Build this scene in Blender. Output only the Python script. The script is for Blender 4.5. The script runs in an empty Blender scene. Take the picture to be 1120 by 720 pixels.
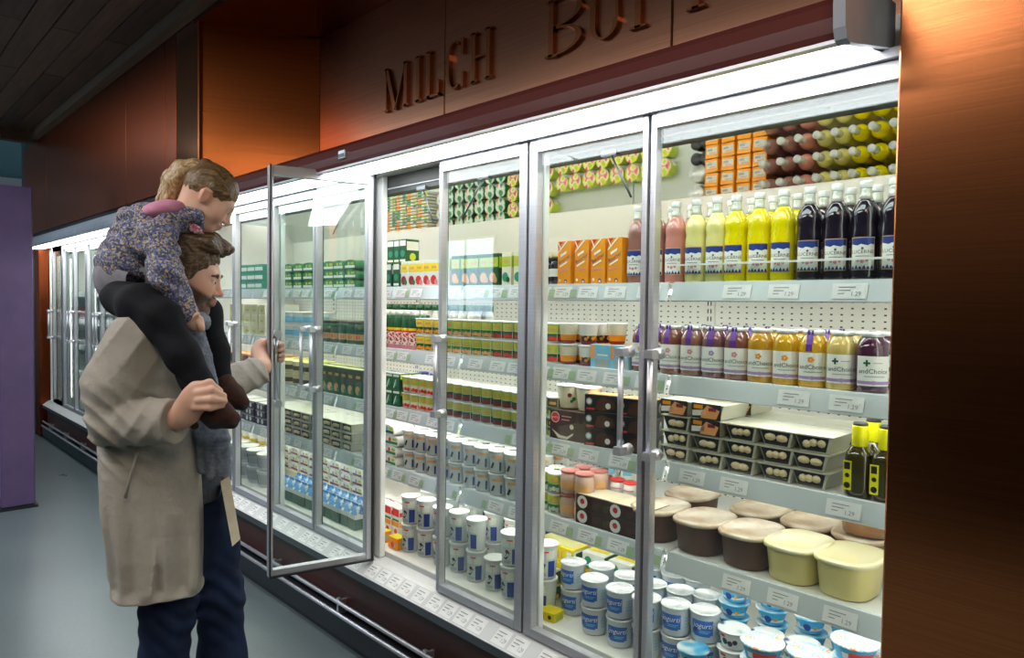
import bpy, bmesh, math, random
import numpy as np
from mathutils import Vector, Matrix
random.seed(7)
sc = bpy.context.scene
COL = sc.collection

# ---------------------------------------------------------------- camera
F_PX = 780.0                                # focal length in pixels of the 1120 x 720 frame
RIGHT = np.array([0.686299, 0.7272, 0.013211])
UP = np.array([-0.034141, 0.014066, 0.999318])
FWD = np.array([-0.726518, 0.686282, -0.03448])
EYE = np.array([0.0, -1.72, 1.55])
cam = bpy.data.cameras.new('camera'); cam.sensor_width = 36.0; cam.lens = F_PX * 36.0 / 1120.0
cam.clip_start = 0.02; cam.clip_end = 100
camo = bpy.data.objects.new('camera', cam); COL.objects.link(camo)
camo.matrix_world = Matrix(((RIGHT[0], UP[0], -FWD[0], EYE[0]), (RIGHT[1], UP[1], -FWD[1], EYE[1]),
                            (RIGHT[2], UP[2], -FWD[2], EYE[2]), (0, 0, 0, 1)))
sc.camera = camo

def pix_x(px, Y, Z):
    """world x of the point at depth Y and height Z that falls on image column px"""
    k = (px - 560.0) / F_PX
    n = RIGHT - k * FWD
    return (n @ EYE - n[1] * Y - n[2] * Z) / n[0]
def ray(px, py):
    return FWD + RIGHT * (px - 560.0) / F_PX + UP * (360.0 - py) / F_PX
def P(px, py, depth):
    return EYE + depth * ray(px, py)

# ---------------------------------------------------------------- light and exposure
w = bpy.data.worlds.new('world'); sc.world = w; w.use_nodes = True
bg = w.node_tree.nodes['Background']; bg.inputs[0].default_value = (0.55, 0.72, 0.85, 1); bg.inputs[1].default_value = 0.10
sc.view_settings.view_transform = 'Standard'; sc.view_settings.look = 'None'
sc.view_settings.gamma = 1.0; sc.view_settings.use_curve_mapping = False
sc.view_settings.exposure = 0.0
sc.cycles.use_denoising = True
sc.cycles.max_bounces = 8; sc.cycles.diffuse_bounces = 3; sc.cycles.glossy_bounces = 4
sc.cycles.transmission_bounces = 4; sc.cycles.transparent_max_bounces = 16
sc.cycles.sample_clamp_indirect = 4.0; sc.cycles.caustics_reflective = False; sc.cycles.caustics_refractive = False

def area_lamp(name, loc, rot, sx, sy, power, color):
    l = bpy.data.lights.new(name, 'AREA'); l.shape = 'RECTANGLE'; l.size = sx; l.size_y = sy
    l.energy = power; l.color = color
    o = bpy.data.objects.new(name, l); COL.objects.link(o); o.location = loc; o.rotation_euler = rot
    return o
# unseen ceiling lamps of the aisle (behind and to the left of the camera)
area_lamp('aisle_lamp', (-2.6, -2.6, 3.12), (0, 0, 0), 3.0, 0.5, 75, (1.0, 0.96, 0.92))
area_lamp('aisle_lamp', (-6.2, -2.2, 3.12), (0, 0, 0), 3.0, 0.5, 65, (0.86, 0.95, 1.0))
area_lamp('aisle_lamp', (1.1, -2.0, 3.12), (0, 0, 0), 2.4, 1.0, 60, (1.0, 0.86, 0.68))  # added fill lamp, brightens the copper wall top and the canopy end cap

# ---------------------------------------------------------------- mesh builder
class MB:
    def __init__(s): s.v = []; s.f = []; s.m = []; s.sm = []
    def add(s, vs, fs, mi=0, smooth=False):
        b = len(s.v); s.v += [tuple(map(float, p)) for p in vs]
        for f in fs: s.f.append(tuple(b + i for i in f)); s.m.append(mi); s.sm.append(smooth)
        return s
    def box(s, a, b, mi=0, bev=0.0):
        x0, y0, z0 = [min(p, q) for p, q in zip(a, b)]; x1, y1, z1 = [max(p, q) for p, q in zip(a, b)]
        if bev > 0:
            e = min(bev, (x1-x0)*.45, (y1-y0)*.45, (z1-z0)*.45)
            prof = [(x0, y0+e), (x0+e, y0), (x1-e, y0), (x1, y0+e), (x1, y1-e), (x1-e, y1), (x0+e, y1), (x0, y1-e)]
            ins = [(x0+e, y0+e*1.5), (x0+e*1.5, y0+e), (x1-e*1.5, y0+e), (x1-e, y0+e*1.5), (x1-e, y1-e*1.5), (x1-e*1.5, y1-e), (x0+e*1.5, y1-e), (x0+e, y1-e*1.5)]
            vs = [(x, y, z0) for x, y in ins] + [(x, y, z0+e) for x, y in prof] + [(x, y, z1-e) for x, y in prof] + [(x, y, z1) for x, y in ins]
            fs = [tuple(range(7, -1, -1)), tuple(range(24, 32))]
            for r in range(3):
                for i in range(8): j = (i+1) % 8; fs.append((r*8+i, r*8+j, r*8+8+j, r*8+8+i))
            return s.add(vs, fs, mi)
        vs = [(x, y, z) for z in (z0, z1) for x, y in ((x0, y0), (x1, y0), (x1, y1), (x0, y1))]
        return s.add(vs, [(3, 2, 1, 0), (4, 5, 6, 7), (0, 1, 5, 4), (1, 2, 6, 5), (2, 3, 7, 6), (3, 0, 4, 7)], mi)
    def prism(s, prof, axis, a, b, mi=0, smooth=False):
        """closed 2-D profile swept along axis x (prof = y,z), y (prof = x,z) or z (prof = x,y) from a to b"""
        def pt(p, t): return (t, p[0], p[1]) if axis == 'x' else ((p[0], t, p[1]) if axis == 'y' else (p[0], p[1], t))
        n = len(prof)
        vs = [pt(p, a) for p in prof] + [pt(p, b) for p in prof]
        s.add(vs, [tuple(range(n-1, -1, -1)), tuple(range(n, 2*n))], mi)
        return s.add(vs, [(i, (i+1) % n, n + (i+1) % n, n + i) for i in range(n)], mi, smooth)
    def lathe(s, prof, n=16, c=(0, 0), sx=1.0, sy=1.0, mi=0, smooth=True, power=2.0):
        """profile of (radius, z); sx, sy stretch it; power > 2 makes the outline a rounded rectangle"""
        vs = []
        for r, z in prof:
            for i in range(n):
                t = 2*math.pi*(i+.5)/n; ct, st = math.cos(t), math.sin(t)
                if power != 2.0:
                    ct = math.copysign(abs(ct)**(2/power), ct); st = math.copysign(abs(st)**(2/power), st)
                vs.append((c[0] + r*sx*ct, c[1] + r*sy*st, z))
        fs = []
        for k in range(len(prof)-1):
            for i in range(n): j = (i+1) % n; fs.append((k*n+i, k*n+j, (k+1)*n+j, (k+1)*n+i))
        s.add(vs, fs, mi, smooth)
        b = len(s.v) - len(vs)
        for k, rev in ((0, True), (len(prof)-1, False)):
            if prof[k][0] > 1e-6:
                ids = [b + k*n + i for i in range(n)]
                s.f.append(tuple(reversed(ids)) if rev else tuple(ids)); s.m.append(mi); s.sm.append(False)
        return s
    def tube(s, pts, r, n=8, mi=0, caps=True):
        pts = [Vector(p) for p in pts]; rr = r if isinstance(r, (list, tuple)) else [r]*len(pts)
        rings = []; ref = Vector((0, 0, 1))
        for i, p in enumerate(pts):
            d = (pts[min(i+1, len(pts)-1)] - pts[max(i-1, 0)]).normalized()
            a = d.cross(ref)
            if a.length < 1e-3: a = d.cross(Vector((1, 0, 0)))
            a.normalize(); b = a.cross(d)
            rings.append([p + (a*math.cos(2*math.pi*k/n) + b*math.sin(2*math.pi*k/n))*rr[i] for k in range(n)])
        vs = [v for r_ in rings for v in r_]; fs = []
        for k in range(len(pts)-1):
            for i in range(n): j = (i+1) % n; fs.append((k*n+i, k*n+j, (k+1)*n+j, (k+1)*n+i))
        s.add(vs, fs, mi, True)
        if caps:
            b = len(s.v) - len(vs)
            s.f.append(tuple(b+i for i in range(n-1, -1, -1))); s.m.append(mi); s.sm.append(False)
            s.f.append(tuple(b+(len(pts)-1)*n+i for i in range(n))); s.m.append(mi); s.sm.append(False)
        return s
    def mesh(s, name, mats):
        me = bpy.data.meshes.new(name); me.from_pydata(s.v, [], s.f)
        for m in (mats if isinstance(mats, (list, tuple)) else [mats]): me.materials.append(m)
        me.polygons.foreach_set('material_index', s.m); me.polygons.foreach_set('use_smooth', s.sm)
        me.update(); return me

def link(name, data, parent=None, loc=None, rotz=None):
    o = bpy.data.objects.new(name, data); COL.objects.link(o)
    if parent is not None: o.parent = parent
    if loc is not None: o.location = loc
    if rotz: o.rotation_euler[2] = rotz
    return o
def part(name, mb, mats, parent=None, **kw): return link(name, mb.mesh(name, mats), parent, **kw)
def tag(o, label=None, cat=None, group=None, kind=None):
    for k, v in (('label', label), ('category', cat), ('group', group), ('kind', kind)):
        if v: o[k] = v
    return o
def empty(name, loc=(0, 0, 0), rotz=0): return link(name, None, None, loc, rotz)

# ---------------------------------------------------------------- materials
def nt(m): m.use_nodes = True; return m.node_tree.nodes, m.node_tree.links, m.node_tree.nodes['Principled BSDF']
def mat(name, c, rough=.5, metal=0.0, spec=.5, emit=None, es=0.0, coat=0.0, trans=0.0, sss=0.0):
    m = bpy.data.materials.new(name); N, L, b = nt(m)
    b.inputs['Base Color'].default_value = (*c, 1); b.inputs['Roughness'].default_value = rough
    b.inputs['Metallic'].default_value = metal; b.inputs['Specular IOR Level'].default_value = spec
    b.inputs['Coat Weight'].default_value = coat; b.inputs['Transmission Weight'].default_value = trans
    if sss: b.inputs['Subsurface Weight'].default_value = sss; b.inputs['Subsurface Radius'].default_value = (.012, .005, .003); b.inputs['Subsurface Scale'].default_value = 1.0
    if emit: b.inputs['Emission Color'].default_value = (*emit, 1); b.inputs['Emission Strength'].default_value = es
    return m
def node(N, t, **kw):
    n = N.new(t)
    for k, v in kw.items(): setattr(n, k, v)
    return n
def coords(N, L, scale=(1, 1, 1), kind='Object', rot=(0, 0, 0)):
    tc = node(N, 'ShaderNodeTexCoord'); mp = node(N, 'ShaderNodeMapping')
    mp.inputs['Scale'].default_value = scale; mp.inputs['Rotation'].default_value = rot
    L.new(tc.outputs[kind], mp.inputs['Vector']); return mp.outputs['Vector']
def noise(N, L, vec, scale, detail=3.0, rough=.5):
    n = node(N, 'ShaderNodeTexNoise'); n.inputs['Scale'].default_value = scale
    n.inputs['Detail'].default_value = detail; n.inputs['Roughness'].default_value = rough
    L.new(vec, n.inputs['Vector']); return n.outputs['Fac']
def ramp(N, L, fac, stops, interp='LINEAR'):
    r = node(N, 'ShaderNodeValToRGB'); r.color_ramp.interpolation = interp; e = r.color_ramp.elements
    while len(e) < len(stops): e.new(.5)
    for k, (p, c) in enumerate(stops): e[k].position = p; e[k].color = (*c, 1) if len(c) == 3 else c
    L.new(fac, r.inputs['Fac']); return r.outputs['Color']
def bump(N, L, b, h, strength, dist=.01):
    n = node(N, 'ShaderNodeBump'); n.inputs['Strength'].default_value = strength; n.inputs['Distance'].default_value = dist
    L.new(h, n.inputs['Height']); L.new(n.outputs['Normal'], b.inputs['Normal'])
def noisy(name, stops, scale, rough=.6, metal=0.0, stretch=(1, 1, 1), bmp=0.0, bdist=.003, detail=4.0, spec=.5, rrange=None, coat=0.0):
    m = bpy.data.materials.new(name); N, L, b = nt(m)
    v = coords(N, L, stretch); f = noise(N, L, v, scale, detail)
    L.new(ramp(N, L, f, stops), b.inputs['Base Color'])
    b.inputs['Roughness'].default_value = rough; b.inputs['Metallic'].default_value = metal; b.inputs['Specular IOR Level'].default_value = spec
    b.inputs['Coat Weight'].default_value = coat
    if rrange: L.new(ramp(N, L, f, [(.3, (rrange[0],)*3), (.7, (rrange[1],)*3)]), b.inputs['Roughness'])
    if bmp: bump(N, L, b, f, bmp, bdist)
    return m
def glass_mat(name, tint=(1, 1, 1), refl=.08, rough=0.0):
    """thin pane: clear with a Fresnel reflection"""
    m = bpy.data.materials.new(name); m.use_nodes = True; N, L = m.node_tree.nodes, m.node_tree.links
    N.remove(N['Principled BSDF']); out = N['Material Output']
    t = node(N, 'ShaderNodeBsdfTransparent'); t.inputs[0].default_value = (*tint, 1)
    g = node(N, 'ShaderNodeBsdfGlossy'); g.inputs['Roughness'].default_value = rough; g.inputs['Color'].default_value = (1, 1, 1, 1)
    lw = node(N, 'ShaderNodeLayerWeight'); lw.inputs['Blend'].default_value = .5
    pw_ = node(N, 'ShaderNodeMath', operation='POWER'); pw_.inputs[1].default_value = 4.5; L.new(lw.outputs['Facing'], pw_.inputs[0])
    ad = node(N, 'ShaderNodeMath', operation='MULTIPLY_ADD'); ad.inputs[1].default_value = .9; ad.inputs[2].default_value = refl
    mx = node(N, 'ShaderNodeMixShader')
    L.new(pw_.outputs[0], ad.inputs[0]); L.new(ad.outputs[0], mx.inputs[0]); L.new(t.outputs[0], mx.inputs[1]); L.new(g.outputs[0], mx.inputs[2])
    L.new(mx.outputs[0], out.inputs['Surface']); return m
def copper_mat(name, c, rough, streak=1.0):
    """horizontally brushed copper sheet"""
    m = bpy.data.materials.new(name); N, L, b = nt(m)
    v = coords(N, L, (1.2, 1.2, 160.0)); f = noise(N, L, v, 1.6, 3.0, .6)
    v2 = coords(N, L, (.15, .15, 1.0)); f2 = noise(N, L, v2, 1.1, 1.0)
    d = tuple(x * .72 for x in c); h = tuple(min(1, x * 1.12) for x in c)
    mix = node(N, 'ShaderNodeMath', operation='MULTIPLY_ADD'); mix.inputs[1].default_value = .55*streak; L.new(f, mix.inputs[0])
    m2 = node(N, 'ShaderNodeMath', operation='MULTIPLY'); m2.inputs[1].default_value = .45; L.new(f2, m2.inputs[0]); L.new(m2.outputs[0], mix.inputs[2])
    L.new(ramp(N, L, mix.outputs[0], [(.3, d), (.7, h)]), b.inputs['Base Color'])
    b.inputs['Metallic'].default_value = 1.0
    L.new(ramp(N, L, f2, [(.35, (rough*.85,)*3), (.7, (rough*1.2,)*3)]), b.inputs['Roughness'])
    b.inputs['Anisotropic'].default_value = .6
    bump(N, L, b, f, .05*streak, .0006)
    return m
def bands_z(name, h, stops, rough=.4, blot=None, bscale=60, rng=None, spec=.5, trans=0.0):
    """printed bands by height along the object's own z (height h); blot = colour of blotches inside the height range rng"""
    m = bpy.data.materials.new(name); N, L, b = nt(m)
    tc = node(N, 'ShaderNodeTexCoord'); sp = node(N, 'ShaderNodeSeparateXYZ'); L.new(tc.outputs['Object'], sp.inputs[0])
    dv = node(N, 'ShaderNodeMath', operation='DIVIDE'); dv.inputs[1].default_value = h; L.new(sp.outputs['Z'], dv.inputs[0])
    col = ramp(N, L, dv.outputs[0], stops, 'CONSTANT')
    if blot:
        vn = node(N, 'ShaderNodeTexVoronoi'); vn.inputs['Scale'].default_value = bscale; L.new(tc.outputs['Object'], vn.inputs['Vector'])
        a = ramp(N, L, vn.outputs['Distance'], [(0, (1, 1, 1)), (.46, (0, 0, 0))], 'CONSTANT')
        g = ramp(N, L, dv.outputs[0], [(0, (0, 0, 0)), (rng[0], (1, 1, 1)), (rng[1], (0, 0, 0))], 'CONSTANT')
        mu = node(N, 'ShaderNodeMath', operation='MULTIPLY'); L.new(a, mu.inputs[0]); L.new(g, mu.inputs[1])
        mx = node(N, 'ShaderNodeMix', data_type='RGBA'); L.new(mu.outputs[0], mx.inputs['Factor']); L.new(col, mx.inputs['A']); mx.inputs['B'].default_value = (*blot, 1)
        col = mx.outputs['Result']
    L.new(col, b.inputs['Base Color']); b.inputs['Roughness'].default_value = rough; b.inputs['Specular IOR Level'].default_value = spec
    b.inputs['Transmission Weight'].default_value = trans
    return m
def srgb(h):
    h = h.lstrip('#'); v = [int(h[i:i+2], 16)/255 for i in (0, 2, 4)]
    return tuple(x/12.92 if x <= .04045 else ((x+.055)/1.055)**2.4 for x in v)

# ---------------------------------------------------------------- lettering
_tc = {}
def text_pts(s, size=1.0, shear=0.0, align='CENTER'):
    """flat filled lettering: 2-D points and faces"""
    k = (s, size, shear, align)
    if k not in _tc:
        cu = bpy.data.curves.new('t', 'FONT'); cu.body = s; cu.size = size; cu.shear = shear; cu.align_x = align; cu.align_y = 'CENTER'; cu.resolution_u = 2
        o = bpy.data.objects.new('t', cu); COL.objects.link(o)
        dg = bpy.context.evaluated_depsgraph_get(); me = o.evaluated_get(dg).to_mesh()
        _tc[k] = ([(v.co.x, v.co.y) for v in me.vertices], [tuple(p.vertices) for p in me.polygons])
        o.evaluated_get(dg).to_mesh_clear(); bpy.data.objects.remove(o); bpy.data.curves.remove(cu)
    return _tc[k]
class Print:
    """flat print laid on a surface: M(u, v, off) -> point; u to the right, v up, in metres"""
    def __init__(s, M, du=.012): s.M = M; s.b = MB(); s.du = du; s.k = 0
    def rect(s, u0, u1, v0, v1, mi, off=.0006, shear=0.0, sh2=None):
        n = max(1, int(math.ceil((u1-u0)/s.du))); vs = []
        for i in range(n+1):
            u = u0 + (u1-u0)*i/n
            a0 = v0 + shear*(u-u0); a1 = v1 + (shear if sh2 is None else sh2)*(u-u0)
            vs += [s.M(u, a0, off), s.M(u, a1, off)]
        s.b.add(vs, [(2*i, 2*i+2, 2*i+3, 2*i+1) for i in range(n)], mi, False); return s
    def disc(s, u, v, r, mi, off=.0009, n=10, sy=1.0):
        s.b.add([s.M(u + r*math.cos(2*math.pi*i/n), v + sy*r*math.sin(2*math.pi*i/n), off) for i in range(n)], [tuple(range(n))], mi); return s
    def poly(s, pts, mi, off=.0009):
        s.b.add([s.M(u, v, off) for u, v in pts], [tuple(range(len(pts)))], mi); return s
    def text(s, t, u, v, size, mi, off=.0012, shear=0.0, rot=0.0):
        p, f = text_pts(t, size, shear); c, d = math.cos(rot), math.sin(rot)
        s.b.add([s.M(u + x*c - y*d, v + x*d + y*c, off) for x, y in p], f, mi); return s
def on_front(y0): return lambda u, v, o: (u, y0 - o, v)
def on_right(x0): return lambda u, v, o: (x0 + o, u, v)
def on_top(z0): return lambda u, v, o: (u, v, z0 + o)
def on_cyl(rf, a0=0.0):
    """rf(v) = radius at height v; u = arc length from the front (-y), to the right"""
    rm = rf(.05) if callable(rf) else rf
    def M(u, v, o):
        r = (rf(v) if callable(rf) else rf); t = -math.pi/2 + a0 + u/rm
        return ((r+o)*math.cos(t), (r+o)*math.sin(t), v)
    return M
# ================================================================ the shop
M = {}
M['copper'] = copper_mat('brushed_copper', srgb('#b8866e'), .34); M['copper_slant'] = copper_mat('orange_copper', srgb('#c8703c'), .30)
M['copper_dark'] = copper_mat('brown_copper', srgb('#8c4426'), .36)
M['copper_right'] = copper_mat('brushed_copper_wall', srgb('#d08050'), .25, 1.3)
M['steel_strip'] = copper_mat('polished_copper', srgb('#d89a70'), .16, .4)
M['letter'] = copper_mat('letter_copper', srgb('#d08a60'), .3, .5)
M['brown'] = mat('brown_enamel', srgb('#6e3a38'), .22, 0, .5, coat=.4)
M['brown_base'] = noisy('brown_base_enamel', [(.3, srgb('#3a1c18')), (.7, srgb('#4a2420'))], 3, .42)
M['grey_cap'] = noisy('grey_plastic', [(.3, srgb('#a8b0c0')), (.7, srgb('#b6bdcb'))], 14, .45)
M['alu'] = noisy('aluminium', [(.3, (.60, .60, .64)), (.7, (.68, .68, .72))], 6, .42, .85, (1, 1, 30))
M['alu_dark'] = mat('dark_aluminium', (.16, .17, .19), .35, .8)
M['white'] = mat('white_enamel', (.86, .87, .84), .35)
M['sill'] = mat('sill_enamel', (.62, .63, .63), .35)
M['liner'] = mat('cream_liner', (.90, .89, .82), .5)
M['shelf'] = mat('shelf_enamel', (.84, .86, .84), .35)
M['rail'] = noisy('price_rail_plastic', [(.3, (.52, .58, .59)), (.7, (.60, .66, .67))], 5, .25)
M['tag'] = noisy('price_tag_paper', [(.3, (.74, .75, .74)), (.7, (.84, .84, .83))], 30, .6)
M['tag_green'] = mat('price_tag_green', srgb('#9db58f'), .6)
M['ink'] = mat('print_ink', (.05, .05, .06), .6)
M['ink_grey'] = mat('print_ink_grey', (.22, .22, .24), .6)
M['dark_rubber'] = noisy('dark_bumper', [(.3, srgb('#141a24')), (.7, srgb('#1d2530'))], 8, .38)
M['black'] = mat('black_gasket', (.012, .013, .015), .5)
M['valance'] = mat('valance_grey', srgb('#30322e'), .45, .0)
M['tubelight'] = mat('light_diffuser', (.9, .9, .9), .4, emit=(.93, .98, 1.0), es=9.0)
M['led'] = mat('led_strip', (.9, .9, .9), .4, emit=(1.0, .97, .88), es=14.0)
M['shelf_fill'] = mat('shelf_fill_light', (.9, .9, .9), .4, emit=(1.0, .97, .89), es=20.0)
M['led_tube'] = mat('led_tube', (.9, .9, .9), .4, emit=(1.0, .97, .9), es=5.0)
M['glass'] = glass_mat('door_glass', (.95, .985, .97), .045)
M['mirror'] = mat('mirror', (.88, .90, .86), .03, 1.0)
M['wood'] = None
def wood_mat(name, a, b):
    m = bpy.data.materials.new(name); N, L, bs = nt(m)
    v = coords(N, L, (.7, 14, 14)); f = noise(N, L, v, 2.2, 5, .6)
    L.new(ramp(N, L, f, [(.3, a), (.68, b)]), bs.inputs['Base Color']); bs.inputs['Roughness'].default_value = .5
    bump(N, L, bs, f, .15, .002); return m
WOODS = [wood_mat('ceiling_plank_%s' % n, srgb(a), srgb(b)) for n, a, b in (('umber', '#5a4434', '#7c6048'), ('oak', '#664e3c', '#8a6a52'), ('smoke', '#4c3a2e', '#6a5242'))]
M['trim'] = wood_mat('trim_wood', srgb('#6e5844'), srgb('#8e735a'))
def floor_mat():
    m = bpy.data.materials.new('polished_concrete'); N, L, b = nt(m)
    v = coords(N, L); f = noise(N, L, v, 1.1, 6, .6); f2 = noise(N, L, v, 55, 3, .6); f3 = noise(N, L, v, 260, 2)
    ad = node(N, 'ShaderNodeMath', operation='MULTIPLY_ADD'); ad.inputs[1].default_value = .35; L.new(f2, ad.inputs[0])
    a2 = node(N, 'ShaderNodeMath', operation='MULTIPLY'); a2.inputs[1].default_value = .65; L.new(f, a2.inputs[0]); L.new(a2.outputs[0], ad.inputs[2])
    L.new(ramp(N, L, ad.outputs[0], [(.3, srgb('#545e61')), (.7, srgb('#657073'))]), b.inputs['Base Color'])
    L.new(ramp(N, L, f, [(.2, (.26,)*3), (.8, (.34,)*3)]), b.inputs['Roughness'])
    bump(N, L, b, f3, .06, .001); return m
def peg_mat():
    """perforated cream sheet: rows of punched slots with a blank column now and then"""
    m = bpy.data.materials.new('perforated_sheet'); N, L, b = nt(m)
    tc = node(N, 'ShaderNodeTexCoord'); sp = node(N, 'ShaderNodeSeparateXYZ'); L.new(tc.outputs['Object'], sp.inputs[0])
    def cell(o, pitch, half):
        d = node(N, 'ShaderNodeMath', operation='DIVIDE'); d.inputs[1].default_value = pitch; L.new(o, d.inputs[0])
        fr = node(N, 'ShaderNodeMath', operation='FRACT'); L.new(d.outputs[0], fr.inputs[0])
        s = node(N, 'ShaderNodeMath', operation='SUBTRACT'); s.inputs[1].default_value = .5; L.new(fr.outputs[0], s.inputs[0])
        a = node(N, 'ShaderNodeMath', operation='ABSOLUTE'); L.new(s.outputs[0], a.inputs[0])
        c = node(N, 'ShaderNodeMath', operation='LESS_THAN'); c.inputs[1].default_value = half; L.new(a.outputs[0], c.inputs[0]); return c.outputs[0]
    mu = node(N, 'ShaderNodeMath', operation='MULTIPLY'); L.new(cell(sp.outputs['X'], .036, .12), mu.inputs[0]); L.new(cell(sp.outputs['Z'], .022, .12), mu.inputs[1])
    mx = node(N, 'ShaderNodeMix', data_type='RGBA'); L.new(mu.outputs[0], mx.inputs['Factor'])
    mx.inputs['A'].default_value = (.92, .91, .84, 1); mx.inputs['B'].default_value = (.04, .04, .035, 1)
    L.new(mx.outputs['Result'], b.inputs['Base Color']); b.inputs['Roughness'].default_value = .45; return m
M['peg'] = peg_mat()

# ---- floor, ceiling, walls
XL, XR = -16.0, 3.0
fl = part('floor', MB().box((XL, -8, -.1), (XR, 1.2, 0)), floor_mat()); tag(fl, 'grey polished concrete shop floor', kind='structure')
ce = part('ceiling', MB().box((-8.5, -7.5, 3.225), (XR, -.30, 3.3)), WOODS[2]); tag(ce, 'dark wooden plank ceiling over the aisle', kind='structure')
pw = .145
plank = [MB().box((0, 0, 0), (3.35, pw - .006, .022), bev=.003).mesh('plank', m) for m in WOODS]
for r in range(17):
    y = -.31 - pw*(r+1)
    for q in range(3):
        x = -8.5 + 3.36*q - (1.1 if r % 2 else 0)
        if x < -8.5:
            o = part('plank', MB().box((0, 0, 0), (3.35 - (-8.5 - x), pw - .006, .022), bev=.003), WOODS[(r*2+q) % 3], ce, loc=(-8.5, y, 3.203))
        else:
            o = link('plank', plank[(r*5 + q*2 + r//3) % 3], ce, (x, y, 3.203))
t1 = part('trim_1', MB().box((-8.5, -.31, 3.13), (XR, -.245, 3.3)), M['trim']); tag(t1, 'light wooden ceiling trim board above the copper panels', kind='structure')
t2 = part('trim_2', MB().box((-8.62, -7.5, 3.10), (-8.5, -.245, 3.34)), M['trim']); tag(t2, 'dark wooden beam closing the far end of the ceiling', kind='structure')
# far copper wall above the far cabinets, in panels
fw = part('wall_left', MB().box((-9.3, -.225, 2.19), (-4.13, .4, 3.35)), M['black']); tag(fw, 'dark copper clad wall above the far refrigerators', kind='structure')
xs = [-8.15, pix_x(138, -.24, 2.6), pix_x(181, -.24, 2.6), pix_x(193, -.24, 2.6), -4.135]
for a, b, m in zip(xs[:-1], xs[1:], ('copper_dark', 'copper_dark', 'copper_dark', 'steel_strip')):
    part('panel', MB().box((a + .004, -.242, 2.215), (b - .004, -.225, 3.13), bev=.002), M[m], fw)
part('panel', MB().box((-9.3, -.24, 2.215), (-8.16, -.225, 3.13), bev=.002), M['copper_dark'], fw)
# slanted copper panel that leads to the recessed fascia
ob = MB(); ax, ay, bx, by = -4.13, -.24, -3.86, .35
ob.add([(ax, ay, 2.19), (bx, by, 2.19), (bx, by, 3.10), (ax, ay, 3.10), (ax-.03, ay, 2.19), (bx-.03, by+.02, 2.19), (bx-.03, by+.02, 3.10), (ax-.03, ay, 3.10)],
       [(0, 1, 2, 3), (5, 4, 7, 6), (4, 0, 3, 7), (1, 5, 6, 2), (4, 5, 1, 0), (3, 2, 6, 7)])
o = part('wall_slant', ob, M['copper_slant']); tag(o, 'slanted orange copper panel between the two fascias', kind='structure')
mb = MB().box((-4.14, -.246, 2.2), (-4.118, -.228, 3.10))
part('edge_strip', mb, M['copper_slant'], o)
# recessed fascia with the lettering, in panels with open joints
fb = part('wall_back', MB().box((-3.9, .366, 2.215), (1.6, .46, 3.4)), M['letter']); tag(fb, 'recessed copper fascia above the refrigerators', kind='structure')
seams = [-3.86, -2.672, -1.421, -.17, 1.08]
for a, b in zip(seams[:-1], seams[1:]):
    part('panel', MB().box((a + .004, .35, 2.19), (b - .004, .364, 3.10), bev=.002), M['copper'], fb)
for x in seams[1:-1]: part('joint_glow', MB().box((x - .0035, .349, 2.19), (x + .0035, .366, 3.10)), M['steel_strip'], fb)  # bright strips added to stand in for light in the open joints
so = part('ceiling_soffit', MB().box((-4.2, -.245, 3.10), (1.6, .47, 3.125)), M['copper_dark']); tag(so, 'dark copper soffit over the recessed fascia', kind='structure')
for k in range(4): part('panel', MB().box((-3.85 + 1.25*k, -.243, 3.092), (-3.85 + 1.25*k + 1.24, .348, 3.10)), M['copper_dark'], so)
# copper wall right of the cabinets
cw = part('wall_right', MB().box((-.548, -.10, 0), (2.6, -.04, 3.3), bev=.004), M['copper_right']); tag(cw, 'tall brushed copper wall beside the near refrigerator', kind='structure')
# rest of the room: opposite wall with windows, end wall
M['plaster'] = noisy('plaster', [(.3, srgb('#6f7472')), (.7, srgb('#7c807e'))], 4, .8)
wo = part('wall_opposite', MB().box((XL, -8.1, 0), (XR, -8.0, 4.6)), M['plaster']); tag(wo, 'plain plaster wall behind the photographer', kind='structure')
wr = part('wall_near', MB().box((XR, -8, 0), (XR + .1, 1.2, 4.6)), M['plaster']); tag(wr, 'plain end wall behind the photographer', kind='structure')
M['teal'] = noisy('teal_wall', [(.3, srgb('#7fb0b4')), (.7, srgb('#92c0c2'))], 1.2, .8)
wf = part('wall_far', MB().box((XL - .1, -8, 0), (XL, 1.2, 5.4)), M['teal']); tag(wf, 'pale teal end wall at the far end of the shop', kind='structure')
M['sky'] = mat('window_daylight', (.5, .5, .5), .5, emit=(.62, .82, 1.0), es=5.0)
for k, x in enumerate((-12.6, -15.2)):
    wn = part('window_%d' % (k+1), MB().box((x, -7.995, 1.3), (x + 1.8, -7.97, 2.9)), M['sky']); tag(wn, 'daylit shop window in the opposite wall', kind='structure')
    fr = MB()
    for a, b in (((x-.05, -8, 1.25), (x, -7.93, 2.95)), ((x+1.8, -8, 1.25), (x+1.85, -7.93, 2.95)), ((x, -8, 1.25), (x+1.8, -7.93, 1.3)), ((x, -8, 2.9), (x+1.8, -7.93, 2.95)), ((x+.88, -8, 1.3), (x+.92, -7.93, 2.9))): fr.box(a, b)
    part('window_frame', fr, M['white'], wn)
wbm = part('trim_3', MB().box((XL + .02, -8, 3.35), (XL + .3, 1.2, 3.72)), M['white']); tag(wbm, 'white beam along the far teal wall', kind='structure')
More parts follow.
